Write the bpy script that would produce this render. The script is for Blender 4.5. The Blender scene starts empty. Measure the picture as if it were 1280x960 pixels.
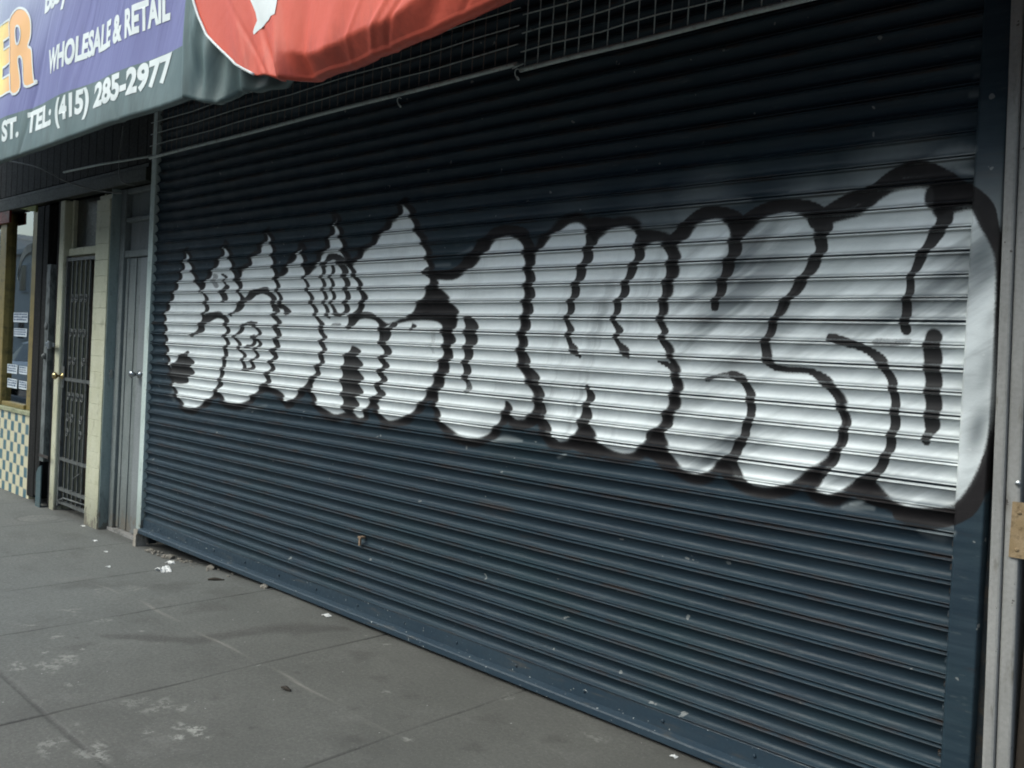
import bpy, bmesh, math, random
import numpy as np
from mathutils import Vector, Matrix

random.seed(7)
rng = np.random.default_rng(11)
scene = bpy.context.scene
COL = scene.collection
R_ = math.radians

# ------------------------------------------------------------------ helpers
def smooth(a, b, x):
    t = np.clip((x - a) / (b - a), 0, 1)
    return t * t * (3 - 2 * t)

def tag(o, label=None, cat=None, group=None, kind=None):
    if label: o['label'] = label
    if cat: o['category'] = cat
    if group: o['group'] = group
    if kind: o['kind'] = kind
    return o

def empty(name, loc=(0, 0, 0)):
    o = bpy.data.objects.new(name, None)
    o.empty_display_size = 0.1
    o.location = loc
    COL.objects.link(o)
    return o

def link(name, me, mat, parent=None, shade=False):
    o = bpy.data.objects.new(name, me)
    COL.objects.link(o)
    if mat is not None:
        me.materials.append(mat)
    if parent is not None:
        o.parent = parent
        p = parent
        off = Vector((0, 0, 0))
        while p is not None:
            off += p.location
            p = p.parent
        o.location = -off            # part meshes are written in world coordinates
    if shade:
        me.polygons.foreach_set('use_smooth', [True] * len(me.polygons))
    return o

class MB:
    """collects shapes into one mesh"""
    def __init__(s):
        s.v = []; s.f = []
    def box(s, x0, x1, y0, y1, z0, z1):
        b = len(s.v)
        s.v += [(x0, y0, z0), (x1, y0, z0), (x1, y1, z0), (x0, y1, z0), (x0, y0, z1), (x1, y0, z1), (x1, y1, z1), (x0, y1, z1)]
        s.f += [tuple(b + i for i in q) for q in ((0, 3, 2, 1), (4, 5, 6, 7), (0, 1, 5, 4), (1, 2, 6, 5), (2, 3, 7, 6), (3, 0, 4, 7))]
        return s
    def prism(s, pts, y0, y1):
        """polygon in x,z pushed along y"""
        n = len(pts); b = len(s.v)
        s.v += [(x, y0, z) for x, z in pts] + [(x, y1, z) for x, z in pts]
        s.f += [tuple(range(b, b + n)), tuple(range(b + 2 * n - 1, b + n - 1, -1))]
        for i in range(n):
            j = (i + 1) % n
            s.f.append((b + i, b + n + i, b + n + j, b + j))
        return s
    def tube(s, pts, r, n=8, closed=False, caps=True):
        pts = [Vector(p) for p in pts]
        rs = r if isinstance(r, (list, tuple)) else [r] * len(pts)
        b = len(s.v); m = len(pts)
        up = Vector((0.13, 0.21, 0.97)).normalized()
        for i, p in enumerate(pts):
            a = pts[max(i - 1, 0)]; c = pts[min(i + 1, m - 1)]
            if closed: a = pts[(i - 1) % m]; c = pts[(i + 1) % m]
            t = (c - a).normalized()
            u = t.cross(up)
            if u.length < 1e-3: u = t.cross(Vector((1, 0, 0)))
            u.normalize(); w = t.cross(u)
            for k in range(n):
                an = 2 * math.pi * k / n
                s.v.append(tuple(p + (u * math.cos(an) + w * math.sin(an)) * rs[i]))
        for i in range(m if closed else m - 1):
            j = (i + 1) % m
            for k in range(n):
                l = (k + 1) % n
                s.f.append((b + i * n + k, b + i * n + l, b + j * n + l, b + j * n + k))
        if caps and not closed:
            s.f.append(tuple(b + k for k in range(n - 1, -1, -1)))
            s.f.append(tuple(b + (m - 1) * n + k for k in range(n)))
        return s
    def lathe(s, prof, origin, axis='y', n=20):
        """profile [(r, h)] turned about an axis through origin"""
        b = len(s.v); m = len(prof); ox, oy, oz = origin
        for r, h in prof:
            for k in range(n):
                an = 2 * math.pi * k / n
                c, d = r * math.cos(an), r * math.sin(an)
                s.v.append((ox + c, oy - h, oz + d) if axis == 'y' else (ox + c, oy + d, oz + h))
        for i in range(m - 1):
            for k in range(n):
                l = (k + 1) % n
                s.f.append((b + i * n + k, b + i * n + l, b + (i + 1) * n + l, b + (i + 1) * n + k))
        s.f.append(tuple(b + k for k in range(n - 1, -1, -1)))
        s.f.append(tuple(b + (m - 1) * n + k for k in range(n)))
        return s
    def build(s, name, mat, parent=None, shade=False, bevel=0):
        me = bpy.data.meshes.new(name)
        me.from_pydata(s.v, [], s.f)
        bm = bmesh.new(); bm.from_mesh(me)
        bmesh.ops.recalc_face_normals(bm, faces=bm.faces)
        bm.to_mesh(me); bm.free()
        o = link(name, me, mat, parent, shade)
        if bevel:
            md = o.modifiers.new('edge', 'BEVEL'); md.width = bevel; md.segments = 2; md.limit_method = 'ANGLE'
        return o

def grid_mesh(name, P, attrs=None, shade=True):
    """P: (rows, cols, 3) array; attrs: name -> (rows, cols) float"""
    nr, nc, _ = P.shape
    me = bpy.data.meshes.new(name)
    me.vertices.add(nr * nc)
    me.vertices.foreach_set('co', P.reshape(-1).astype(np.float32))
    i = np.arange((nr - 1) * (nc - 1)); r = i // (nc - 1); c = i % (nc - 1)
    a = r * nc + c
    q = np.stack([a, a + 1, a + nc + 1, a + nc], 1).astype(np.int32)
    nf = len(q)
    me.loops.add(nf * 4); me.polygons.add(nf)
    me.loops.foreach_set('vertex_index', q.reshape(-1))
    me.polygons.foreach_set('loop_start', np.arange(0, nf * 4, 4, dtype=np.int32))
    me.polygons.foreach_set('loop_total', np.full(nf, 4, np.int32))
    if shade: me.polygons.foreach_set('use_smooth', np.ones(nf, bool))
    me.update(calc_edges=True)
    for k, arr in (attrs or {}).items():
        at = me.attributes.new(k, 'FLOAT', 'POINT')
        at.data.foreach_set('value', arr.reshape(-1).astype(np.float32))
    return me

# ------------------------------------------------------------------ materials
class NT:
    def __init__(s, name):
        s.m = bpy.data.materials.new(name); s.m.use_nodes = True
        s.t = s.m.node_tree; s.t.nodes.clear()
        s.out = s.t.nodes.new('ShaderNodeOutputMaterial')
        s.b = s.t.nodes.new('ShaderNodeBsdfPrincipled')
        s.t.links.new(s.b.outputs[0], s.out.inputs[0])
        s.co = s.t.nodes.new('ShaderNodeTexCoord').outputs['Object']
    def n(s, typ, **kw):
        nd = s.t.nodes.new(typ)
        for k, v in kw.items():
            if k == 'inp':
                for a, b in v.items():
                    if hasattr(b, 'is_linked') or isinstance(b, bpy.types.NodeSocket): s.t.links.new(b, nd.inputs[a])
                    else: nd.inputs[a].default_value = b
            else: setattr(nd, k, v)
        return nd
    def noise(s, scale, detail=4, rough=.55, vec=None, dist=0, lo=None, hi=None):
        nd = s.n('ShaderNodeTexNoise', inp={'Scale': scale, 'Detail': detail, 'Roughness': rough, 'Distortion': dist, 'Vector': vec or s.co})
        o = nd.outputs[0]
        if lo is not None: o = s.ramp(o, lo, hi)
        return o
    def map(s, scale=(1, 1, 1), rot=(0, 0, 0), loc=(0, 0, 0), vec=None):
        return s.n('ShaderNodeMapping', inp={'Vector': vec or s.co, 'Scale': scale, 'Rotation': rot, 'Location': loc}).outputs[0]
    def ramp(s, x, lo, hi, a=0., b=1., smooth=True):
        return s.n('ShaderNodeMapRange', interpolation_type='SMOOTHSTEP' if smooth else 'LINEAR',
                   inp={'Value': x, 'From Min': lo, 'From Max': hi, 'To Min': a, 'To Max': b}).outputs[0]
    def math(s, op, a, b=0.):
        nd = s.n('ShaderNodeMath', operation=op, inp={0: a, 1: b}); return nd.outputs[0]
    def mix(s, f, a, b):
        nd = s.n('ShaderNodeMix', data_type='RGBA')
        for i, v in ((0, f), (6, a), (7, b)):
            if isinstance(v, bpy.types.NodeSocket): s.t.links.new(v, nd.inputs[i])
            else: nd.inputs[i].default_value = v if i == 0 else (*v, 1)
        return nd.outputs[2]
    def attr(s, name):
        return s.n('ShaderNodeAttribute', attribute_name=name).outputs['Fac']
    def xyz(s):
        return s.n('ShaderNodeSeparateXYZ', inp={0: s.co}).outputs
    def done(s, col, rough=.6, metal=0., bump=None, bstr=.3, bdist=.004, spec=None):
        for k, v in (('Base Color', col), ('Roughness', rough), ('Metallic', metal)):
            if isinstance(v, bpy.types.NodeSocket): s.t.links.new(v, s.b.inputs[k])
            else: s.b.inputs[k].default_value = (*v, 1) if k == 'Base Color' else v
        if spec is not None: s.b.inputs['Specular IOR Level'].default_value = spec
        if bump is not None:
            bn = s.n('ShaderNodeBump', inp={'Strength': bstr, 'Distance': bdist, 'Height': bump})
            s.t.links.new(bn.outputs[0], s.b.inputs['Normal'])
        return s.m

def worn(name, c1, c2, c3=None, rough=.6, scale=6, amt=(.5, .7), stretch=(1, 1, 1), bump=.15, metal=0., chips=None, spec=.3, low=None):
    """two-tone paint with dirt blotches, and chips of another colour where the paint came off"""
    t = NT(name)
    v = t.map(stretch)
    c = t.mix(t.noise(scale, 6, .6, v, lo=.35, hi=.65), c1, c2)
    if c3: c = t.mix(t.noise(scale * 2.3, 5, .65, v, lo=amt[0], hi=amt[1]), c, c3)
    if chips: c = t.mix(t.noise(55, 3, .55, lo=.70, hi=.72), c, chips)
    if low:                                            # paint peeled off near the ground, bare material below
        z_ = t.math('SUBTRACT', low[0], t.xyz()[2])
        c = t.mix(t.ramp(t.math('ADD', t.math('MULTIPLY', z_, low[1]), t.noise(14, 5, .7, t.map((1, 1, .45)))), .56, .62), c, low[2])
        c = t.mix(t.math('MULTIPLY', t.ramp(z_, -.35, .1), .45), c, (.06, .055, .045))
    fine = t.noise(scale * 12, 3, .6)
    c = t.mix(t.ramp(fine, .3, .7, 0, .25), c, tuple(x * .6 for x in c1))
    return t.done(c, t.ramp(fine, .3, .7, rough - .1, rough + .1), metal, fine, bump, spec=spec)

def plain(name, c, rough=.5, metal=0., spec=None):
    t = NT(name)
    f = t.noise(25, 4, .6)
    col = t.mix(t.ramp(f, .3, .7), c, tuple(x * .82 for x in c))
    return t.done(col, t.ramp(f, .3, .7, max(rough - .06, .02), rough + .06), metal, spec=spec)

# ------------------------------------------------------------------ camera
def camera():
    yaw, pitch, roll = R_(43.21), R_(1.62), R_(3.2)
    f0 = Vector((-math.sin(yaw), math.cos(yaw), 0)); r0 = Vector((math.cos(yaw), math.sin(yaw), 0)); u0 = Vector((0, 0, 1))
    f = f0 * math.cos(pitch) - u0 * math.sin(pitch); u = u0 * math.cos(pitch) + f0 * math.sin(pitch)
    r = r0 * math.cos(roll) + u * math.sin(roll); up = -r0 * math.sin(roll) + u * math.cos(roll)
    cd = bpy.data.cameras.new('camera'); cam = bpy.data.objects.new('camera', cd); COL.objects.link(cam)
    m = Matrix((r, up, -f)).transposed().to_4x4(); m.translation = Vector((0, -3.0, 1.5))
    cam.matrix_world = m
    cd.sensor_width = 36; cd.lens = 36 * 1107.4 / 1280; cd.clip_start = .05; cd.clip_end = 2000
    scene.camera = cam
camera()
# ------------------------------------------------------------------ light
SUN_EL, SUN_AZ = 48, 205            # overcast: broad pale sun over the street, behind the camera
w = bpy.data.worlds.new('World'); scene.world = w; w.use_nodes = True
nt = w.node_tree; bg = nt.nodes['Background']
sky = nt.nodes.new('ShaderNodeTexSky'); sky.sky_type = 'NISHITA'; sky.sun_disc = False
sky.sun_elevation = R_(SUN_EL); sky.sun_rotation = R_(SUN_AZ); sky.air_density = 1.0; sky.dust_density = 4.0; sky.ozone_density = 1.0
hs = nt.nodes.new('ShaderNodeHueSaturation'); hs.inputs['Saturation'].default_value = .95
tint = nt.nodes.new('ShaderNodeMix'); tint.data_type = 'RGBA'; tint.blend_type = 'MULTIPLY'; tint.inputs[0].default_value = 1.0
tint.inputs[7].default_value = (.92, 1.03, 1.03, 1)                # thin overcast, faintly green
nt.links.new(sky.outputs[0], hs.inputs['Color']); nt.links.new(hs.outputs[0], tint.inputs[6]); nt.links.new(tint.outputs[2], bg.inputs[0])
bg.inputs[1].default_value = .12
sl = bpy.data.lights.new('sun', 'SUN'); sl.energy = .8; sl.angle = R_(40); sl.color = (.98, 1.0, .97)
so = bpy.data.objects.new('sun', sl); COL.objects.link(so)
az = R_(SUN_AZ); el = R_(SUN_EL)
sd = Vector((math.sin(az) * math.cos(el), math.cos(az) * math.cos(el), math.sin(el)))
so.rotation_euler = sd.to_track_quat('Z', 'Y').to_euler(); so.location = (0, -8, 12)
scene.view_settings.view_transform = 'Standard'; scene.view_settings.look = 'None'
scene.view_settings.exposure = 1.08; scene.view_settings.gamma = 1.0; scene.view_settings.use_curve_mapping = False
scene.render.engine = 'CYCLES'
scene.cycles.filter_width = 1.9; scene.cycles.max_bounces = 6; scene.cycles.use_denoising = True

# ------------------------------------------------------------------ paint on the shutter
# spray-painted shapes on the shutter, facade coordinates in millimetres (x, z)
WHITE_SHAPES=[
[(-6108,2140),(-6024,2018),(-5957,1931),(-5855,1840),(-5802,1761),(-5781,1650),(-5627,1674),(-5516,1642),(-5483,1519),(-5494,1411),(-5527,1302),(-5582,1190),(-5652,1120),(-5760,1073),(-5883,1025),(-6025,1019),(-6076,1044),(-6142,1097),(-6212,1174),(-6289,1310),(-6322,1391),(-6355,1467),(-6382,1614),(-6389,1685),(-6331,1751),(-6264,1838),(-6208,1907),(-6155,1993)],
[(-5563,2160),(-5491,2071),(-5453,2001),(-5404,1920),(-5347,1855),(-5320,1782),(-5156,1843),(-5031,1846),(-4943,1810),(-4900,1750),(-4864,1645),(-4847,1561),(-4860,1501),(-4882,1435),(-4912,1358),(-4961,1280),(-5050,1214),(-5133,1162),(-5170,1128),(-5308,1097),(-5466,1101),(-5523,1145),(-5582,1190),(-5527,1302),(-5484,1412),(-5472,1520),(-5505,1643),(-5628,1685),(-5768,1639),(-5822,1734),(-5866,1829),(-5815,1900),(-5732,1971),(-5650,2045),(-5589,2091)],
[(-5035,2216),(-4983,2153),(-4965,2062),(-4926,1935),(-4881,1844),(-4838,1770),(-4900,1750),(-4952,1810),(-5031,1846),(-5156,1843),(-5260,1792),(-5334,1824),(-5353,1919),(-5328,1981),(-5229,2005),(-5215,2061),(-5129,2083),(-5113,2124),(-5049,2156)],
[(-4647,2103),(-4613,2010),(-4588,1913),(-4547,1840),(-4499,1769),(-4452,1698),(-4397,1628),(-4375,1562),(-4369,1488),(-4387,1421),(-4423,1358),(-4500,1292),(-4596,1224),(-4661,1175),(-4721,1151),(-4769,1187),(-4835,1218),(-4948,1241),(-5024,1236),(-4952,1286),(-4904,1369),(-4873,1440),(-4852,1511),(-4851,1601),(-4876,1685),(-4900,1750),(-4836,1740),(-4839,1784),(-4871,1834),(-4887,1909),(-4793,1967),(-4769,2005),(-4694,2051)],
[(-4308,2272),(-4251,2149),(-4213,2065),(-4169,1995),(-4096,1925),(-4038,1856),(-4010,1789),(-4042,1727),(-4090,1677),(-3980,1687),(-3886,1675),(-3840,1627),(-3827,1549),(-3794,1490),(-3802,1420),(-3810,1346),(-3832,1279),(-3878,1232),(-3943,1161),(-3955,1124),(-4013,1115),(-4067,1146),(-4134,1132),(-4233,1114),(-4331,1139),(-4406,1170),(-4454,1238),(-4483,1288),(-4422,1353),(-4372,1431),(-4361,1497),(-4376,1572),(-4405,1632),(-4460,1698),(-4508,1769),(-4556,1840),(-4587,1903),(-4541,1960),(-4461,1995),(-4441,2046),(-4371,2076),(-4367,2122),(-4317,2184)],
[(-3698,2292),(-3627,2228),(-3581,2141),(-3518,2068),(-3474,1983),(-3455,1901),(-3457,1852),(-3490,1799),(-3555,1732),(-3608,1678),(-3667,1669),(-3732,1651),(-3800,1645),(-3872,1679),(-3981,1696),(-4027,1723),(-3981,1780),(-4014,1834),(-4056,1892),(-4129,1971),(-4065,2005),(-4025,2052),(-3948,2075),(-3909,2121),(-3822,2164),(-3784,2205),(-3725,2222)],
[(-3800,1645),(-3700,1664),(-3602,1678),(-3475,1683),(-3382,1676),(-3337,1644),(-3325,1576),(-3314,1515),(-3345,1445),(-3375,1371),(-3425,1294),(-3488,1227),(-3561,1171),(-3624,1145),(-3730,1122),(-3786,1143),(-3832,1196),(-3864,1233),(-3826,1293),(-3798,1368),(-3784,1447),(-3796,1507),(-3821,1563)],
[(-3417,1892),(-3291,1889),(-3178,1926),(-3114,1971),(-3056,2011),(-3026,2048),(-2969,2072),(-2897,2083),(-2839,2061),(-2805,2022),(-2790,1959),(-2780,1885),(-2783,1793),(-2786,1701),(-2801,1634),(-2801,1563),(-2801,1507),(-2777,1453),(-2738,1407),(-2705,1365),(-2677,1319),(-2684,1279),(-2724,1224),(-2774,1212),(-2815,1216),(-2834,1263),(-2862,1295),(-2874,1241),(-2896,1197),(-2935,1152),(-2992,1116),(-3073,1096),(-3170,1101),(-3248,1126),(-3310,1164),(-3339,1219),(-3357,1290),(-3325,1349),(-3289,1424),(-3270,1485),(-3259,1569),(-3249,1661),(-3223,1701),(-3287,1765),(-3370,1834)],
[(-2741,1968),(-2710,2003),(-2683,2038),(-2642,2065),(-2597,2095),(-2548,2120),(-2489,2123),(-2447,2099),(-2422,2053),(-2402,2024),(-2377,2044),(-2344,2059),(-2299,2080),(-2241,2090),(-2187,2073),(-2164,2032),(-2144,1979),(-2117,1994),(-2087,2012),(-2044,2010),(-2020,1989),(-2002,1947),(-2004,1867),(-2017,1787),(-2019,1706),(-2005,1626),(-1978,1563),(-1950,1493),(-1945,1420),(-1962,1346),(-1991,1276),(-2031,1233),(-2077,1173),(-2122,1135),(-2187,1124),(-2255,1136),(-2317,1171),(-2356,1222),(-2404,1221),(-2445,1171),(-2484,1143),(-2563,1138),(-2599,1177),(-2632,1232),(-2646,1285),(-2665,1349),(-2709,1416),(-2754,1480),(-2768,1535),(-2769,1608),(-2754,1682),(-2750,1756),(-2753,1866)],
[(-2013,1677),(-2003,1755),(-1989,1819),(-1967,1882),(-1960,1936),(-1974,1981),(-1936,2020),(-1909,2053),(-1864,2078),(-1809,2093),(-1766,2081),(-1740,2049),(-1730,2006),(-1703,1995),(-1678,2027),(-1625,2063),(-1560,2093),(-1498,2097),(-1448,2079),(-1416,2046),(-1393,2005),(-1370,1979),(-1377,1909),(-1421,1853),(-1471,1791),(-1510,1736),(-1537,1678),(-1552,1607),(-1534,1543),(-1483,1519),(-1398,1518),(-1337,1495),(-1288,1448),(-1262,1389),(-1250,1337),(-1262,1275),(-1290,1219),(-1325,1187),(-1367,1156),(-1409,1119),(-1462,1088),(-1527,1070),(-1599,1078),(-1654,1104),(-1680,1146),(-1721,1150),(-1750,1116),(-1794,1088),(-1851,1087),(-1916,1117),(-1954,1170),(-1984,1231),(-1958,1282),(-1928,1339),(-1914,1406),(-1923,1469),(-1953,1532),(-1976,1585),(-1997,1613)],
[(-1365,2037),(-1312,2053),(-1238,2067),(-1200,2105),(-1161,2128),(-1115,2140),(-1021,2137),(-1008,2084),(-990,2041),(-955,2052),(-875,2058),(-832,1988),(-796,1920),(-782,1851),(-777,1703),(-770,1458),(-781,1318),(-799,1242),(-827,1173),(-863,1120),(-921,1093),(-991,1079),(-1047,1086),(-1101,1115),(-1141,1153),(-1184,1149),(-1226,1116),(-1269,1085),(-1304,1083),(-1337,1100),(-1310,1172),(-1270,1227),(-1249,1285),(-1242,1354),(-1254,1409),(-1283,1454),(-1331,1493),(-1398,1518),(-1467,1520),(-1528,1535),(-1550,1578),(-1547,1637),(-1520,1701),(-1484,1759),(-1442,1817),(-1401,1873),(-1375,1923),(-1367,1978)]]
BLACK_SHAPES=[
[(-6028,1431),(-5976,1382),(-5925,1350),(-5945,1309),(-5918,1271),(-5985,1233),(-6030,1196),(-6214,1191),(-6273,1282),(-6228,1337),(-6146,1386),(-6087,1412)],
[(-4092,1524),(-4023,1504),(-4006,1478),(-4019,1459),(-3979,1416),(-4005,1379),(-3965,1337),(-3999,1304),(-3966,1261),(-4022,1231),(-3997,1192),(-4067,1142),(-4144,1154),(-4157,1221),(-4179,1302),(-4171,1385),(-4161,1454),(-4126,1487)],
[(-3483,1790),(-3443,1835),(-3376,1834),(-3287,1765),(-3218,1705),(-3244,1669),(-3338,1660),(-3412,1680),(-3487,1683),(-3563,1674),(-3621,1673),(-3542,1732)],
[(-3587,1657),(-3541,1641),(-3577,1615)],
[(-2448,2106),(-2411,2032),(-2385,2037),(-2348,2059),(-2295,2083),(-2241,2093),(-2314,2122),(-2401,2131)],
[(-2165,2052),(-2140,1978),(-2113,1994),(-2083,2015),(-2041,2013),(-2003,2024),(-2074,2053)],
[(-2035,1236),(-1982,1247),(-1953,1160),(-1885,1092),(-1936,1079),(-2027,1123),(-2095,1144),(-2069,1173)],
[(-2413,1223),(-2352,1229),(-2308,1168),(-2250,1127),(-2311,1096),(-2446,1118),(-2488,1135),(-2437,1176)],
[(-1681,1158),(-1651,1167),(-1625,1120),(-1562,1068),(-1644,1063),(-1715,1108),(-1750,1109),(-1718,1144)],
[(-1142,1158),(-1098,1107),(-1052,1082),(-1109,1068),(-1192,1094),(-1226,1113),(-1184,1149)],
[(-1019,2136),(-999,2171),(-954,2146),(-871,2103),(-873,2056),(-952,2054),(-969,2014),(-995,2042)],
[(-3839,1619),(-3782,1594),(-3736,1608),(-3779,1551),(-3759,1474),(-3802,1498)]]
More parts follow.
